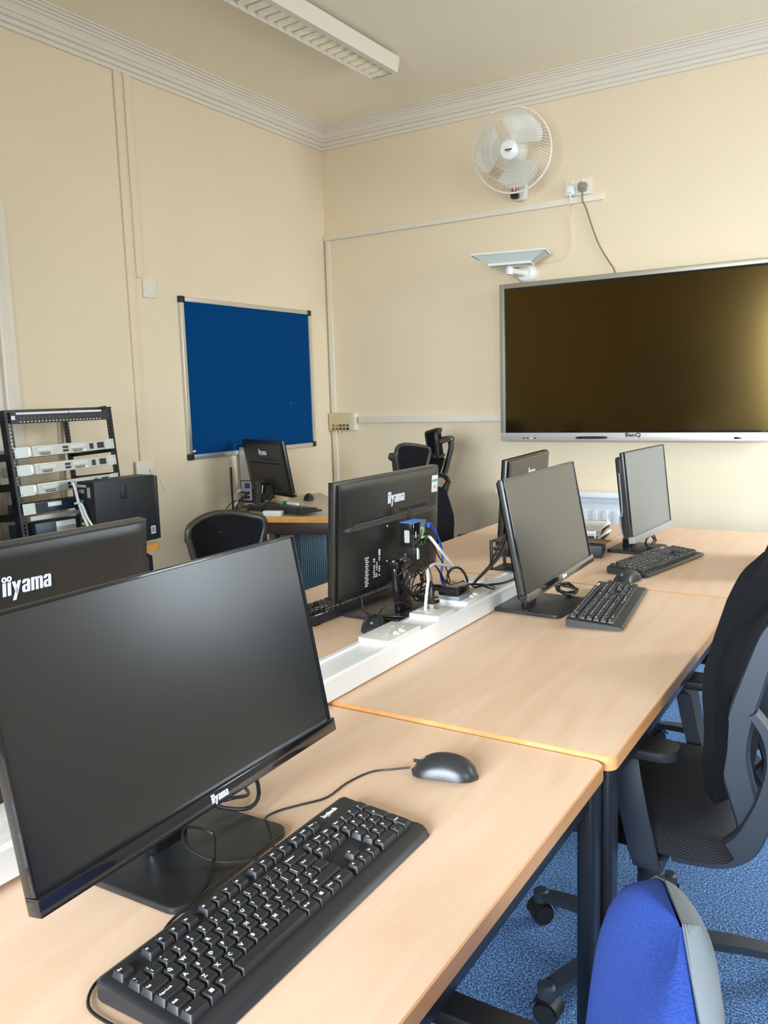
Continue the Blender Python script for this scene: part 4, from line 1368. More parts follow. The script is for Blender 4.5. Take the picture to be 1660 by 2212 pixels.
tag(MB().tube([(-1.00, 2.15, 0.825), (-1.0, 2.22, 0.872), (-1.0, 2.27, 0.90), (-0.99, 2.31, 0.93)], 0.0025, 8).build('loose_cable', M_cab), 'slim black cable rising beside the thick cable bundle', 'cable')
tag(MB().tube([(-0.945, 2.08, 0.790), (-0.965, 2.075, 0.795), (-1.00, 2.08, 0.797), (-1.05, 2.06, 0.795), (-1.09, 2.03, 0.79)], [0.006, 0.0055, 0.003, 0.003, 0.003], 8).build('loose_cable', M_cab),
    'black cable end with a jack plug lying on the white trunking', 'cable')
tag(MB().tube([(-1.00, 2.06, 0.792), (-0.985, 2.12, 0.788), (-0.96, 2.17, 0.786), (-0.955, 2.25, 0.786), (-0.98, 2.33, 0.788)], 0.003, 8).build('loose_cable', M_cab),
    'black cable running along the top of the white trunking', 'cable')
tag(MB().prism([(-0.03, -0.03), (0.03, -0.03), (0.03, 0.03), (-0.03, 0.03)], 0, 0.045, 0.002, m=T(-1.075, 2.23, 0.7305) @ RZ(20)).build('adaptor_block', M_whpl), 'white block standing beside the trunking near the wire tray', 'block')
# wire tray behind
t = thing('letter_tray', 'black stacking letter tray standing behind the middle right monitor', 'letter tray', (-1.045, 2.39, 0.7815))
for z in (0.0, 0.045, 0.09):
    MB().box(-0.030, 0.050, -0.055, 0.05, z, z + 0.004, 0.001).build('shelf', M_black, t)
for x in (-0.028, 0.047):
    for y in (-0.053, 0.048):
        MB().box(x - 0.004, x + 0.004, y - 0.004, y + 0.004, 0, 0.095, 0.001).build('post', M_black, t)

# cable coil behind monitor 4, base
loop('coiled_cable', 'coil of black cable beside the base of the middle right monitor', (-0.815, 2.290, 0.750), 0.034, 0.0028, 4.3, ((0.25, 0.95, 0), (-0.75, 0.1, 0.30)), 0.9, 21)
loop('coiled_cable', 'black cables bunched under the pale grey screen', (-0.79, 3.12, 0.765), 0.035, 0.0025, 3.0, ((0.2, 1, 0), (0, 0.1, 0.8)), 0.7, 23)

# papers and tray near the far monitors
t = thing('document_tray', 'low black tray stuffed with papers between the two right-hand monitors', 'document tray', (-1.092, 3.22, 0.7310), 8)
MB().box(-0.095, 0.095, -0.16, 0.16, 0.0, 0.006, 0.002).box(-0.095, -0.090, -0.16, 0.16, 0, 0.058, 0.001).box(-0.095, 0.095, 0.155, 0.16, 0, 0.058, 0.001).build('tray_body', M_black, t)
MB().box(-0.095, 0.095, -0.16, 0.16, 0.034, 0.038, 0.001).build('upper_shelf', M_black, t)
MB().box(0.087, 0.094, -0.16, -0.152, 0, 0.066).box(0.087, 0.094, 0.150, 0.158, 0, 0.066).build('post', M_alu, t)
for k, (dx, dy, a, z, m_) in enumerate(((0.0, -0.01, 3, 0.008, M_paper), (0.01, 0.0, -5, 0.0185, M_paper), (0.0, 0.01, 6, 0.0385, M_paper), (0.01, 0.0, -3, 0.0500, M_rad))):
    tag(MB().box(-0.085, 0.085, -0.14, 0.14, 0, 0.010, 0.001, m=T(-1.092 + dx, 3.22 + dy, 0.7310 + z) @ RZ(8 + a)).build('paper_stack', m_),
        ['bottom sheaf of paper in the low black tray', 'second sheaf of paper in the low black tray', 'sheaf of paper on the upper shelf of the black tray', 'white pad on top of the papers in the black tray'][k], 'paper', 'sheaves of paper in the tray')
t = thing('card_box', 'open black box with brown flap lying in front of the document tray', 'box', (-0.965, 2.95, 0.7312), 12)
MB().box(-0.05, 0.055, -0.075, 0.075, 0.0, 0.045, 0.003).build('carton', M_black, t)
MB().box(-0.045, 0.07, -0.01, 0.05, 0.0455, 0.048, m=RZ(-15)).build('flap', M_brown, t)

# ================================================================== CORNER TABLE THINGS
t = thing('board_eraser', 'small white board eraser on the front of the corner table', 'eraser', (-2.755, 3.325, TZ + 0.0008), 14)
MB().box(-0.05, 0.05, -0.018, 0.018, 0, 0.010, 0.002).build('felt_pad', M_paper, t)
MB().box(-0.052, 0.052, -0.019, 0.019, 0.010, 0.026, 0.004).build('grip', M_whpl, t)
t = thing('marker_pen', 'white marker pen with green cap leaning on the corner table keyboard', 'pen', (-2.765, 3.50, TZ + 0.040), -18)
MB().lathe([(0.008, -0.045), (0.009, -0.04), (0.009, 0.05), (0.005, 0.055)], 12, m=RY(90) @ RX(0)).build('barrel', M_whpl, t)
MB().lathe([(0.0095, -0.085), (0.0098, -0.045)], 12, m=RY(90)).build('cap', M_green, t)
t = thing('desktop_computer', 'desktop computer tower showing its rear ports beside the noticeboard', 'computer', (-3.262, 3.705, TZ + 0.001), 2)
MB().box(-0.045, 0.045, 0.0, 0.30, 0, 0.335, 0.004).build('case', M_black, t)
MB().box(-0.040, 0.040, -0.003, 0.001, 0.13, 0.325, 0.002).build('expansion_panel', M_rout, t)
MB().box(-0.038, 0.036, -0.003, 0.001, 0.012, 0.125, 0.002).build('port_panel', M_steel, t)
for k in range(3):
    MB().box(-0.03, 0.03, -0.0045, -0.003, 0.15 + k * 0.05, 0.153 + k * 0.05).build('slot_cover', M_alu, t)
MB().box(-0.005, 0.030, -0.012, -0.003, 0.085, 0.115, 0.002).build('video_plug', M_bluep, t)
MB().box(-0.035, 0.004, -0.010, -0.003, 0.078, 0.092, 0.001, m=RY(-30)).build('cable_tag', M_paper, t)
for k in range(6):
    MB().box(-0.03 + (k % 3) * 0.02, -0.017 + (k % 3) * 0.02, -0.006, -0.003, 0.025 + (k // 3) * 0.025, 0.040 + (k // 3) * 0.025).build('port', M_cab, t)
t = thing('antenna_rod', 'thin upright rod with pale tip between noticeboard and computer tower', 'rod', (-3.30, 3.62, 0.0))
MB().tube([(0, 0, 0), (0, 0, 0.945)], 0.006, smooth=1).build('rod', M_black, t)
MB().tube([(0, 0, 0.945), (0, 0, 0.99)], 0.003, smooth=1).build('tip', M_alu, t)
cl = [
    ('black cable drooping over the left edge of the corner table', [(-3.20, 3.84, 0.80), (-3.235, 3.74, 0.80), (-3.285, 3.66, 0.74), (-3.292, 3.62, 0.60), (-3.29, 3.60, 0.30)], 0.006),
    ('thin black cable bowing out left beside the rod', [(-3.19, 3.84, 0.76), (-3.27, 3.63, 0.752), (-3.305, 3.56, 0.70), (-3.305, 3.53, 0.60), (-3.305, 3.52, 0.45)], 0.003),
    ('black cable crossing the corner table in front of the monitor stand', [(-3.18, 3.84, 0.78), (-3.08, 3.68, 0.745), (-3.02, 3.55, 0.74), (-3.0, 3.42, 0.745), (-3.02, 3.36, 0.65), (-3.02, 3.35, 0.40)], 0.004),
    ('black cable hanging in a curve from the corner monitor to the table front', [(-2.92, 3.53, 0.86), (-2.87, 3.46, 0.80), (-2.90, 3.38, 0.75), (-2.92, 3.31, 0.745), (-2.925, 3.285, 0.66), (-2.92, 3.28, 0.40)], 0.004),
]
for lab, pts, r in cl:
    tag(MB().tube(pts, r, 8).build('hanging_cable', M_cab), lab, 'cable')
tag(MB().box(-0.035, 0.035, -0.03, 0.03, 0, 0.055, 0.006, m=T(-3.08, 3.80, TZ + 0.001) @ RZ(20)).build('speaker_box', M_card), 'little beige box beside the computer on the corner table', 'box')
# things under the corner table
t = thing('ribbed_binder_stack', 'dark teal ribbed case standing under the corner table', 'case', (-2.86, 3.78, 0.001), 18)
MB().box(-0.15, 0.13, -0.12, 0.12, 0, 0.60, 0.008).build('casing', M_dkteal, t)
q = MB()
for k in range(12):
    q.box(-0.02 + k * 0.012, -0.014 + k * 0.012, -0.128, -0.12, 0.03, 0.58, 0.001)
q.build('ribs', flatm('teal_rib', (0.06, 0.13, 0.16)), t)
MB().box(-0.145, -0.06, -0.122, -0.12, 0.30, 0.57).build('side_label', flatm('slate_label', (0.18, 0.21, 0.22)), t)
t = thing('storage_carton', 'tan printed cardboard carton under the left end of the corner table', 'box', (-3.10, 3.62, 0.001), 18)
MB().box(-0.13, 0.10, -0.12, 0.12, 0, 0.60, 0.004).build('carton', M_card, t)
q = MB()
for k in range(6):
    q.box(0.05, 0.075, -0.1215, -0.12, 0.50 + k * 0.012, 0.506 + k * 0.012)
q.build('printed_marks', M_cab, t, 0)

# ================================================================== RACK AND EQUIPMENT
RT = T(-2.94, 2.268, 0.7612) @ RZ(90) @ RX(-5.5)      # local x -> +Y, local y -> -X(back), faces +X
t = thing('equipment_rack', 'open black four-post equipment rack leaning back on the side table', 'rack', M=RT)
RWd, RH, RD = 0.262, 0.556, 0.30
for sx in (-1, 1):
    for y in (0.0, RD):
        p = MB()
        xx = sx * (RWd - 0.012)
        p.box(sx * (RWd - 0.003) - 0.002, sx * (RWd - 0.003) + 0.002, y, y + 0.035, 0, RH)
        # front flange with square holes: two strips and rungs
        xa, xb = sorted((sx * (RWd - 0.003), sx * (RWd - 0.030)))
        inner, outer = sorted((sx * (RWd - 0.030), sx * (RWd - 0.022)))
        p.box(inner, outer, y, y + 0.002, 0, RH)
        in2, out2 = sorted((sx * (RWd - 0.012), sx * (RWd - 0.003)))
        p.box(in2, out2, y, y + 0.002, 0, RH)
        hx0, hx1 = sorted((sx * (RWd - 0.022), sx * (RWd - 0.012)))
        nh = int(RH / 0.0148)
        for k in range(nh + 1):
            p.box(hx0, hx1, y, y + 0.002, k * 0.0148, k * 0.0148 + 0.0050)
        p.build('post', M_legblk, t, 0)
for y in (0.0, RD):
    MB().box(-RWd, RWd, y - 0.002, y + 0.033, RH - 0.004, RH + 0.002).box(-RWd, RWd, y - 0.002, y + 0.033, 0, 0.01).build('cross_bar', M_legblk, t, 0)
for sx in (-1, 1):
    for z in (0.0, 0.12, 0.24, 0.36, RH - 0.02):
        xx = sx * (RWd - 0.002)
        MB().box(xx - 0.002, xx + 0.002, 0.03, RD, z, z + 0.03 if z > 0 else 0.02).build('side_brace', M_legblk, t, 0)
for sx in (-1, 1):
    MB(RT.inverted() @ T(-2.945, 2.268 + sx * 0.24, 0.7308)).box(-0.03, 0.0, -0.02, 0.02, 0, 0.033).build('front_foot', M_legblk, t, 0)
# patch panel at the top
t = thing('patch_panel', 'black patch panel with white label strip at the top of the rack', 'patch panel', M=RT @ T(0, -0.004, RH - 0.052))
MB().box(-0.241, 0.241, -0.003, 0.030, 0, 0.044, 0.001).build('panel', M_black, t, 0)
MB().box(-0.215, 0.03, -0.0045, -0.003, 0.034, 0.042).box(0.034, 0.20, -0.0045, -0.003, 0.034, 0.042).build('label_strip', M_white, t, 0)
for k in range(24):
    MB().box(-0.205 + k * 0.0168 + (0.008 if k > 15 else 0), -0.194 + k * 0.0168 + (0.008 if k > 15 else 0), -0.0042, -0.003, 0.014, 0.025).build('port', M_gloss, t, 0)
q = MB()
for k in range(24):
    q.box(-0.202 + k * 0.0168, -0.196 + k * 0.0168, -0.0045, -0.003, 0.003, 0.007)
q.build('port_numbers', M_white, t, 0)
MB().box(-0.238, -0.222, -0.0045, -0.003, 0.014, 0.030).build('status_label', M_white, t, 0)


def router(label, z, tilt=0):
    t = thing('router', label, 'router', M=RT @ T(0, -0.004, z) @ RY(tilt), group='silver routers in the rack')
    c = MB().box(-0.165, 0.205, 0.0, 0.20, 0.0, 0.042, 0.001)
    c.box(-0.182, -0.165, -0.001, 0.20, 0.0, 0.042, 0.004)
    c.build('chassis', M_ear if False else M_steel, t, 30)
    MB().box(-0.165, 0.205, -0.002, 0.0, 0.002, 0.040).build('rear_panel', M_rout, t, 0)
    for a, b_ in ((-0.245, -0.182), (0.200, 0.245)):
        e = MB().box(a, b_, -0.003, 0.0, 0.0, 0.043, 0.0005).build('rack_ear', M_ear, t, 0)
        for zz in (0.007, 0.036):
            MB().lathe([(0.0045, 0), (0.003, 0.003)], 10, m=T((a + 0.010) if a < 0 else (b_ - 0.010), -0.003, zz) @ RX(90)).build('screw', M_steel, e)
    for cx in (-0.105, 0.055):
        s = MB().box(cx - 0.040, cx + 0.040, -0.004, -0.002, 0.018, 0.036, 0.001).build('card_slot', M_ear, t, 0)
        q = MB()
        for k in range(6):
            q.box(cx - 0.030 + k * 0.009, cx - 0.024 + k * 0.009, -0.0048, -0.004, 0.012, 0.015)
        q.box(cx - 0.024, cx + 0.020, -0.0048, -0.002, 0.005, 0.009)
        q.build('connector', M_cab, s, 0)
    for i in range(2):
        for j in range(2):
            MB().box(-0.020 + i * 0.014, -0.009 + i * 0.014, -0.0045, -0.002, 0.008 + j * 0.014, 0.018 + j * 0.014).build('ethernet_port', M_cab, t, 0)
    MB().box(0.115, 0.133, -0.005, -0.002, 0.008, 0.032, 0.001).build('power_switch', M_cab, t, 0)
    MB().box(0.155, 0.190, -0.004, -0.002, 0.008, 0.033, 0.001).build('power_inlet', M_cab, t, 0)
    MB().box(0.040, 0.095, -0.003, -0.002, 0.003, 0.010).build('serial_label', M_white, t, 0)
    return t


router('top silver router in the black rack', 0.370, -1)
router('middle silver router in the black rack', 0.299, -1)
router('lowest silver router in the rack, a white cable plugged in', 0.218, -1)
t = thing('network_switch', 'dark blue network switch with a white label, below the silver routers', 'network switch', M=RT @ T(0, -0.004, 0.140))
MB().box(-0.19, 0.205, 0.0, 0.18, 0.0, 0.044, 0.002).build('chassis', M_dkteal, t)
MB().box(-0.245, -0.190, -0.003, 0.0, 0.0, 0.044).build('rack_ear', M_ear, t, 0)
MB().box(0.205, 0.245, -0.003, 0, 0, 0.044).build('rack_ear', M_ear, t, 0)
MB().box(-0.19, -0.13, -0.002, 0.0, 0.004, 0.040).build('speckled_panel', M_dkteal2, t, 0)
MB().box(-0.13, -0.065, -0.0028, -0.0, 0.021, 0.038).build('white_label', M_white, t, 0)
t = thing('switch_unit', 'dark slate unit with a pasted grey label at the rack bottom', 'network unit', M=RT @ T(0, -0.004, 0.038))
MB().box(-0.20, 0.11, 0.0, 0.18, 0.0, 0.062, 0.003).build('chassis', M_dkteal, t)
lb = MB().box(-0.105, -0.01, -0.002, 0.0, 0.008, 0.058).build('grey_label', M_rout, t, 0)
MB().box(-0.105, -0.01, -0.003, -0.002, 0.036, 0.058).build('white_header', M_white, lb, 0)
tag(MB(RT).box(-0.20, 0.16, 0.02, 0.022, 0.112, 0.130).build('clear_shelf', M_ear), 'pale metal shelf plate above the slate unit in the rack', 'shelf')
# black boxes on the shelves at the far left
for k, (z, lab) in enumerate(((0.33, 'upper black side unit at the left edge of the rack'), (0.19, 'second black side unit at the left edge of the rack'), (0.05, 'lowest slate side unit at the left edge of the rack'))):
    t = thing('rack_unit', lab, 'network unit', M=T(-3.05, 1.66, 0.7312 + z) @ RZ(90), group='side units left of the rack')
    if k == 2:
        pass
    MB().box(-0.20, 0.215, 0.0, 0.17, 0.0, 0.045, 0.003).build('chassis', M_black if k < 2 else M_dkteal2, t)
    MB().box(0.10, 0.215, -0.002, 0, 0.008, 0.037).build('front_label', M_dkteal2 if k < 2 else M_rout, t, 0)
t = thing('equipment_stand', 'black shelf stand at the left edge carrying the side units', 'stand', (-2.95, 1.66, 0.7312))
for x in (-0.30, 0.0):
    for y in (-0.235, 0.235):
        MB().box(x - 0.012, x + 0.012, y - 0.012, y + 0.012, 0, 0.56).build('post', M_legblk, t, 0)
for z in (0.03, 0.17, 0.31, 0.55):
    MB().box(-0.31, 0.012, -0.245, 0.245, z, z + 0.012).build('shelf', M_legblk, t, 0)

# white cables from the router to the computer
tag(MB().tube([(-2.945, 2.262, 1.010), (-2.90, 2.225, 1.012), (-2.883, 2.222, 0.995), (-2.869, 2.222, 0.942), (-2.847, 2.222, 0.886), (-2.817, 2.222, 0.828), (-2.79, 2.215, 0.77), (-2.77, 2.20, 0.738)], 0.0062, 8).build('network_cable', M_cabw),
    'thick white cable hanging from the lowest silver router', 'cable')
tag(MB().tube([(-2.93, 2.28, 0.93), (-2.882, 2.215, 0.928), (-2.847, 2.212, 0.932), (-2.829, 2.212, 0.917), (-2.808, 2.212, 0.876), (-2.774, 2.212, 0.832), (-2.74, 2.205, 0.78), (-2.72, 2.19, 0.737)], 0.0045, 8).build('network_cable', M_cabw),
    'thinner white cable curving beside the thick one at the computer', 'cable')
# desktop computer
t = thing('desktop_computer', 'black desktop computer standing on the side table beside the rack', 'computer', (-2.840, 2.240, 0.7312))
MB().box(-0.052, 0.052, 0.0, 0.325, 0, 0.285, 0.003).build('case', pbr('case_paint', (0.008, 0.010, 0.013), 0.5), t)
MB().box(0.052, 0.0535, 0.135, 0.165, 0.20, 0.255, 0.002).build('latch_recess', M_backm, t)
MB().box(-0.052, 0.050, 0.325, 0.345, 0.0, 0.28, 0.006).build('front_bezel', M_black, t)
MB().prism(rrect(0.026, 0.034, 0.001), 0, 0.0006, m=T(0.0523, 0.300, 0.045) @ RZ(90) @ RX(90)).build('barcode_sticker', M_white, t, 0)
q = MB()
for k in range(8):
    q.box(0.0530, 0.0533, 0.290 + k * 0.0026, 0.2912 + k * 0.0026, 0.032, 0.058)
q.build('barcode', M_cab, t, 0)
MB().box(-0.046, 0.005, -0.002, 0.0, 0.262, 0.272).build('metal_strip', M_alu, t, 0)
MB().box(0.012, 0.028, -0.003, 0.0, 0.22, 0.262).build('expansion_cover', M_rout, t, 0)
for x, c in ((-0.040, (0.30, 0.08, 0.35)), (-0.024, (0.10, 0.45, 0.20))):
    MB().box(x, x + 0.015, -0.003, 0.0, 0.238, 0.253).build('mouse_port', flatm('port_%d' % int(c[0] * 100), c), t, 0)
MB().box(-0.040, -0.018, -0.004, 0.0, 0.175, 0.210).build('video_port', flatm('teal_port', (0.08, 0.26, 0.32)), t, 0)
MB().box(-0.036, -0.020, -0.003, 0.0, 0.105, 0.115).build('audio_port', flatm('lime_port', (0.5, 0.6, 0.1)), t, 0)
for z in (0.08, 0.13, 0.15):
    MB().box(-0.038, -0.022, -0.002, 0.0, z, z + 0.008).build('usb_port', M_plug, t, 0)

# ================================================================== CHAIRS
def chair_base(t, mat=M_chair):
    b = MB()
    b.lathe([(0.030, 0.065), (0.036, 0.075), (0.036, 0.12), (0.031, 0.125)], 20)
    for k in range(5):
        a = 5 + 72 * k
        M = RZ(a)
        pts = [(0.03, 0, 0.098), (0.12, 0, 0.098), (0.20, 0, 0.090), (0.27, 0, 0.078), (0.300, 0, 0.074)]
        def sec(u):
            w_ = 0.026 - 0.008 * u
            h_ = 0.020 - 0.007 * u
            return [(-w_, -h_ * 0.6), (-w_ * 0.8, h_ * 0.6), (-w_ * 0.4, h_), (w_ * 0.4, h_), (w_ * 0.8, h_ * 0.6), (w_, -h_ * 0.6)]
        b.sweep(pts, [(a_, -b_) for a_, b_ in sec(0.5)] if False else (lambda u: [(p, -q) for p, q in sec(u)]), m=M, side=(0, 1, 0))
        b.lathe([(0.020, 0.060), (0.021, 0.084), (0.014, 0.090)], 14, m=M @ T(0.292, 0, 0))
    b.build('star_base', mat, t, 40)
    for k in range(5):
        a = 5 + 72 * k + (k * 37 % 50)
        q = MB(RZ(5 + 72 * k) @ T(0.292, 0, 0) @ RZ(k * 61))
        for s in (-1, 1):
            q.lathe([(0.012, 0.020), (0.024, 0.0195), (0.027, 0.014), (0.027, 0.005), (0.022, 0.002)], 18, m=T(0.0, 0, 0.027) @ RX(90 * s))
        q.grid(lambda u, v: ((0.031) * math.cos(PI * (0.02 + u * 0.9)), (v - 0.5) * 0.044, 0.030 + 0.031 * math.sin(PI * (0.02 + u * 0.9))), 10, 2, 0.002)
        q.tube([(0, 0, 0.045), (0, 0, 0.070)], 0.006, smooth=1)
        q.build('caster', M_black, t, 40)


def mesh_chair(label, x, y, rz, headrest=False, group='black mesh task chairs', arms=True, frame=M_chair, hz=0.0, full=True, bt=1.035, fdir=None):
    t = thing('office_chair', label, 'chair', (x, y, 0), rz, group)
    if full:
        chair_base(t, frame)
    MB().lathe([(0.0295, 0.11), (0.0295, 0.262), (0.027, 0.264), (0.027, 0.28), (0.022, 0.281), (0.022, 0.40)], 22).build('gas_column', M_chair, t)
    MB().box(-0.09, 0.09, -0.11, 0.10, 0.385, 0.43, 0.012).box(-0.20, 0.20, -0.06, 0.0, 0.405, 0.428, 0.006).build('seat_mechanism', M_black, t)
    # seat cushion, soft edges
    def top(u, v):
        X = (u - 0.5) * 0.49
        Y = -0.205 + v * 0.455
        e = 1 - abs(2 * u - 1) ** 5
        f = 1 - abs(2 * v - 1) ** 6
        return (X * (1 - 0.10 * abs(2 * v - 1) ** 8), Y * (1 - 0.06 * abs(2 * u - 1) ** 8), 0.445 + 0.055 * (e * f) ** 0.5 - 0.012 * max(0, v - 0.75) * 4 - 0.010 * (1 - (2 * u - 1) ** 2))
    s = MB().grid(top, 24, 24, 0.0)
    def bot(u, v):
        X = (u - 0.5) * 0.49
        Y = -0.205 + v * 0.455
        e = 1 - abs(2 * u - 1) ** 4
        f = 1 - abs(2 * v - 1) ** 4
        return (X * (1 - 0.10 * abs(2 * v - 1) ** 8), Y * (1 - 0.06 * abs(2 * u - 1) ** 8), 0.446 - 0.022 * (e * f) ** 0.5)
    s.grid(bot, 24, 24, 0.0)
    s.build('seat', M_mesh, t, 60)
    # backrest mesh panel; prof gives (y, z)
    kz = (bt - 0.52) / (1.035 - 0.52)
    pr = [(-0.150, 0.520), (-0.156, 0.57), (-0.158, 0.63), (-0.160, 0.70), (-0.155, 0.76), (-0.157, 0.81), (-0.172, 0.87), (-0.192, 0.94), (-0.212, 0.99), (-0.235, 1.035)]
    pr = [(a - 0.006 if not headrest else a, 0.52 + (b_ - 0.52) * kz) for a, b_ in pr]
    def prf(v):
        k = v * (len(pr) - 1)
        i = min(int(k), len(pr) - 2)
        f = k - i
        return (pr[i][0] * (1 - f) + pr[i + 1][0] * f, pr[i][1] * (1 - f) + pr[i + 1][1] * f)
    def back(u, v):
        y_, z_ = prf(v)
        w_ = 0.222 * (1 - 0.18 * max(0, 0.25 - v) / 0.25)
        if v > 0.82:
            w_ *= (1 - ((v - 0.82) / 0.18) ** 2.2 * 0.35)
        if v < 0.08:
            w_ *= 0.80 + 0.20 * v / 0.08
        X = (2 * u - 1) * w_
        return (X, y_ - 0.045 * (1 - (2 * u - 1) ** 2), z_)
    MB().grid(back, 20, 36, 0.022).build('backrest', M_mesh2, t, 60)
    # back frame: two ribbons with lower arcs, joined at top and bottom
    f = MB()
    rib = [(-0.262, 0.905), (-0.245, 0.87), (-0.222, 0.79), (-0.203, 0.72), (-0.192, 0.65), (-0.198, 0.60), (-0.212, 0.55), (-0.222, 0.50), (-0.215, 0.46)]
    arc = [(-0.085, 0.418), (-0.13, 0.424), (-0.175, 0.437), (-0.215, 0.468), (-0.243, 0.53), (-0.258, 0.59), (-0.262, 0.64), (-0.252, 0.69), (-0.225, 0.73)]
    if headrest:
        rib = [(a, 0.46 + (b_ - 0.46) * kz) for a, b_ in rib]
        arc = [(a, 0.418 + (b_ - 0.418) * kz) for a, b_ in arc]
    rw = [0.012, 0.018, 0.022, 0.024, 0.026, 0.027, 0.026, 0.022, 0.016]
    aw = [0.016, 0.020, 0.026, 0.027, 0.022, 0.017, 0.013, 0.011, 0.008]
    def plate_(path, ws, xs, th):
        # smooth, flat strip in the yz plane with lateral thickness
        n = len(path)
        P, Wd = [], []
        for i in range(n - 1):
            a, b_, c, d = [Vector((0, *path[max(0, min(n - 1, q))])) for q in (i - 1, i, i + 1, i + 2)]
            for k in range(5):
                tt = k / 5
                P.append(0.5 * ((2 * b_) + (c - a) * tt + (2 * a - 5 * b_ + 4 * c - d) * tt * tt + (3 * b_ - a - 3 * c + d) * tt ** 3))
                Wd.append(ws[i] + (ws[i + 1] - ws[i]) * tt)
        P.append(Vector((0, *path[-1])))
        Wd.append(ws[-1])
        N = len(P)
        f.sweep([(xs + p.x, p.y, p.z) for p in P],
                lambda u: [(-th, -Wd[round(u * (N - 1))] * 0.8), (-th * 0.5, -Wd[round(u * (N - 1))]), (th * 0.5, -Wd[round(u * (N - 1))]), (th, -Wd[round(u * (N - 1))] * 0.8),
                           (th, Wd[round(u * (N - 1))] * 0.8), (th * 0.5, Wd[round(u * (N - 1))]), (-th * 0.5, Wd[round(u * (N - 1))]), (-th, Wd[round(u * (N - 1))] * 0.8)], side=(1, 0, 0))
    for s_ in (-1, 1):
        plate_(rib, rw, s_ * 0.165, 0.012)
        plate_(arc, aw, s_ * 0.175, 0.018)
    f.box(-0.17, 0.17, -0.135, -0.06, 0.402, 0.420, 0.006)
    zt = rib[0][1]
    f.tube([(-0.165, -0.262, zt), (-0.08, -0.272, zt + 0.02), (0.08, -0.272, zt + 0.02), (0.165, -0.262, zt)], 0.014, smooth=3)
    f.build('back_frame', frame, t, 40)
    if arms:
        for s_ in (-1, 1):
            a = MB()
            a.prism(rrect(0.078, 0.25, 0.036, 6, 0, 0), 0.628, 0.650, 0.007, 3, m=T(s_ * 0.215, 0.020, 0))
            a.build('arm_pad', M_black, t)
            a = MB()
            xo = s_ * 0.245
            a.sweep([(xo - s_ * 0.022, 0.0, 0.628), (xo, -0.014, 0.60), (xo, -0.030, 0.52), (xo, -0.046, 0.455), (xo - s_ * 0.002, -0.052, 0.425)],
                    [(-0.028, -0.016), (-0.018, 0.016), (0.018, 0.016), (0.028, -0.016)] if s_ < 0 else [(-0.028, 0.016), (-0.018, -0.016), (0.018, -0.016), (0.028, 0.016)], side=(0, 1, 0.1))
            a.box(min(xo, xo - s_ * 0.16), max(xo, xo - s_ * 0.16), -0.082, -0.022, 0.405, 0.430, 0.006)
            a.build('arm_post', frame, t, 40)
    if headrest:
        hm = T(0, -0.245, hz) @ RX(-6)
        def hr(u, v):
            X = (2 * u - 1) * (0.132 - 0.034 * (1 - v)) * (1 - 0.10 * (2 * v - 1) ** 6)
            return (X, 0.030 - 0.055 * (1 - (2 * u - 1) ** 2), -0.055 + 0.125 * v + 0.018 * (1 - (2 * u - 1) ** 2) * v)
        MB(hm).grid(hr, 16, 8, 0.008).build('headrest_mesh', M_mesh2, t, 60)
        n = 12
        ring = [hr(k / n, 1) for k in range(n + 1)] + [hr(1, 1 - k / 5) for k in range(1, 6)] + [hr(1 - k / n, 0) for k in range(1, n + 1)] + [hr(0, k / 5) for k in range(1, 5)]
        MB(hm).tube(ring, 0.010, 8, smooth=2, closed=True).build('headrest_frame', M_chair2, t, 50)
        MB(hm).tube([(0, -0.02, 0.02), (0, -0.07, 0.03), (0, -0.075, -0.02), (0, -0.045, -0.10), (0, -0.02, -0.16)], 0.016, 10, smooth=3).lathe([(0.017, -0.035), (0.017, 0.035)], 14, m=T(0, -0.075, 0.028) @ RY(90)) \
            .tube([(-0.12, 0.020, 0.03), (-0.06, -0.055, 0.03), (0.06, -0.055, 0.03), (0.12, 0.020, 0.03)], 0.012, 8, smooth=3).build('headrest_bracket', M_chair2, t, 50)
        for s_ in (-1, 1):
            MB(hm).lathe([(0.006, 0), (0.004, 0.003)], 10, m=T(s_ * 0.036, -0.075, 0.028) @ RY(90 * s_)).build('bolt', M_alu, t)
    return t


mesh_chair('black mesh task chair at right with sculpted grey-black back frame, facing the middle desk', -0.436, 1.78, 90)
mesh_chair('black task chair tucked under the far right desk, mostly hidden', -0.46, 2.98, 84)
def seat_at(label, hx, hy, hz, rz, bt):
    a = math.radians(rz + 90)
    return mesh_chair(label, hx + 0.245 * math.cos(a), hy + 0.245 * math.sin(a), rz, headrest=True, frame=M_chair2, hz=hz, bt=bt)


seat_at('black headrest chair behind the closest monitor, left of the corner table', -1.72, 1.835, 0.905, -112, 0.80)
seat_at('black chair with wide headrest behind the stickered monitor, nearer of two', -2.00, 3.42, 1.005, -100, 0.90)
seat_at('black high-backed chair turned away near the far wall, small headrest tilted', -2.20, 4.10, 1.045, 131, 0.975)

# blue operator chair in the lower right
t = thing('operator_chair', 'bright blue upholstered operator chair with grey shell back in the foreground', 'chair', (-0.352, 0.556, 0), 111)
chair_base(t)
MB().lathe([(0.0295, 0.11), (0.0295, 0.27), (0.022, 0.28), (0.022, 0.47)], 22).build('gas_column', M_chair, t)
SZ = 0.060


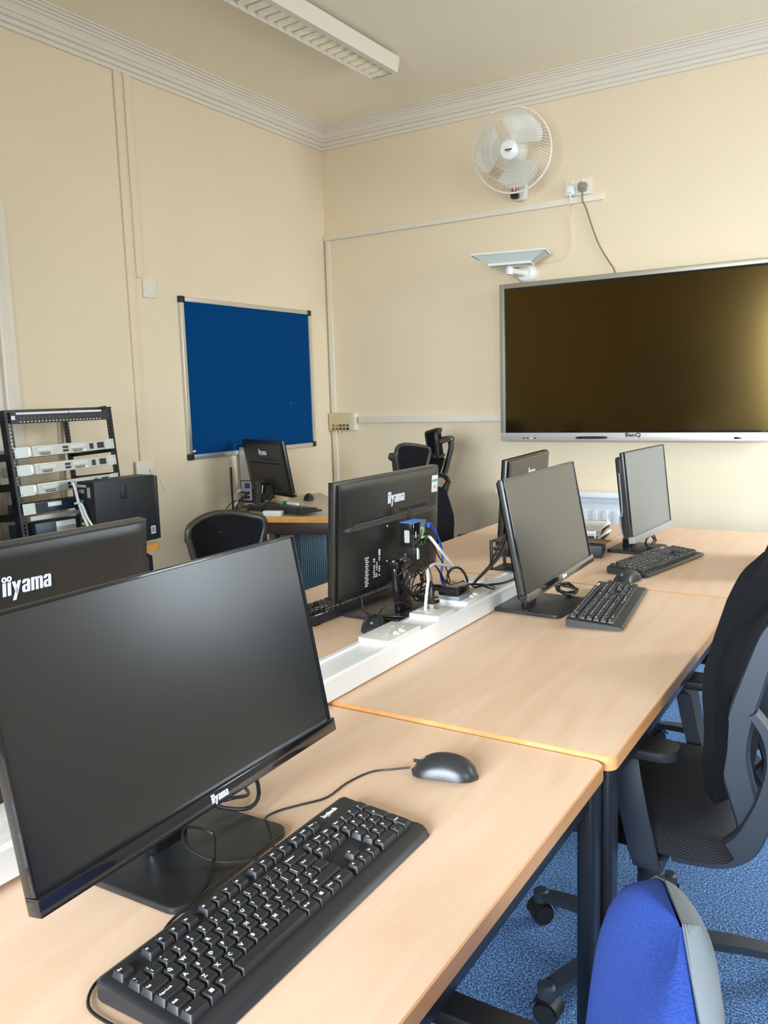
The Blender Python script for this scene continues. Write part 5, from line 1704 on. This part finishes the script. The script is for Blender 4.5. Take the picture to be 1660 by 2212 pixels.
def bseat(u, v):
    X = (u - 0.5) * 0.49
    Y = -0.20 + v * 0.45
    e = 1 - abs(2 * u - 1) ** 4
    f = 1 - abs(2 * v - 1) ** 4
    return (X, Y, 0.445 + SZ + 0.055 * (e * f) ** 0.5)


MB().grid(bseat, 20, 20, 0.0).grid(lambda u, v: ((u - 0.5) * 0.49, -0.20 + v * 0.45, 0.444 + SZ), 2, 2).build('seat', M_blue, t, 60)
MB().prism(rrect(0.494, 0.454, 0.06, 6, 0, 0.025), 0.415 + SZ, 0.447 + SZ, 0.006).build('seat_pan', M_black, t)


def bk(u, v, off=0.0, sc=1.0, pillow=0.040):
    ww = 0.212 * sc * (max(0.0, 1 - abs(2 * v - 1) ** 2.3) ** 0.5)
    X = (2 * u - 1) * ww
    Z = 0.698 + (2 * v - 1) * 0.205 * sc
    k = (max(0, 1 - (2 * u - 1) ** 4) * max(0, 1 - (2 * v - 1) ** 4)) ** 0.5
    y0_ = -0.215 - 0.10 * (Z - 0.71) - 0.015 * (1 - (2 * u - 1) ** 2)
    return (X, y0_ + off + pillow * k, Z)


MB().grid(lambda u, v: bk(u, v, 0.0, 1.0, 0.060), 24, 24).grid(lambda u, v: bk(u, v, 0.0, 1.0, 0.0), 24, 24).build('backrest', M_blue, t, 60)
MB().grid(lambda u, v: bk(u, v, -0.001, 1.012, 0.0), 24, 24).grid(lambda u, v: bk(u, v, -0.002, 1.012, -0.018), 24, 24).build('back_shell', M_shell, t, 60)
MB().tube([(0, -0.02, 0.47), (0, -0.20, 0.46), (0, -0.275, 0.49), (0, -0.275, 0.58), (0, -0.255, 0.68)], 0.020, 10, smooth=4).build('back_bar', M_black, t)
IC = (T(-0.352, 0.556, 0) @ RZ(111)).inverted()
for s_, (ax, ay) in ((1, (-0.405, 0.800)), (-1, (-0.330, 0.330))):
    MB(IC).prism(rrect(0.25, 0.044, 0.018, 6, ax, ay), 0.592, 0.612, 0.006, 3).build('arm_pad', M_black, t)
    MB(IC).tube([(ax, ay, 0.594), (ax + 0.01, ay + s_ * 0.022, 0.56), (ax + 0.01, ay + s_ * 0.016, 0.50), (ax + 0.01, ay - s_ * 0.08, 0.463)], 0.011, 8, smooth=3).build('arm_post', M_black, t)
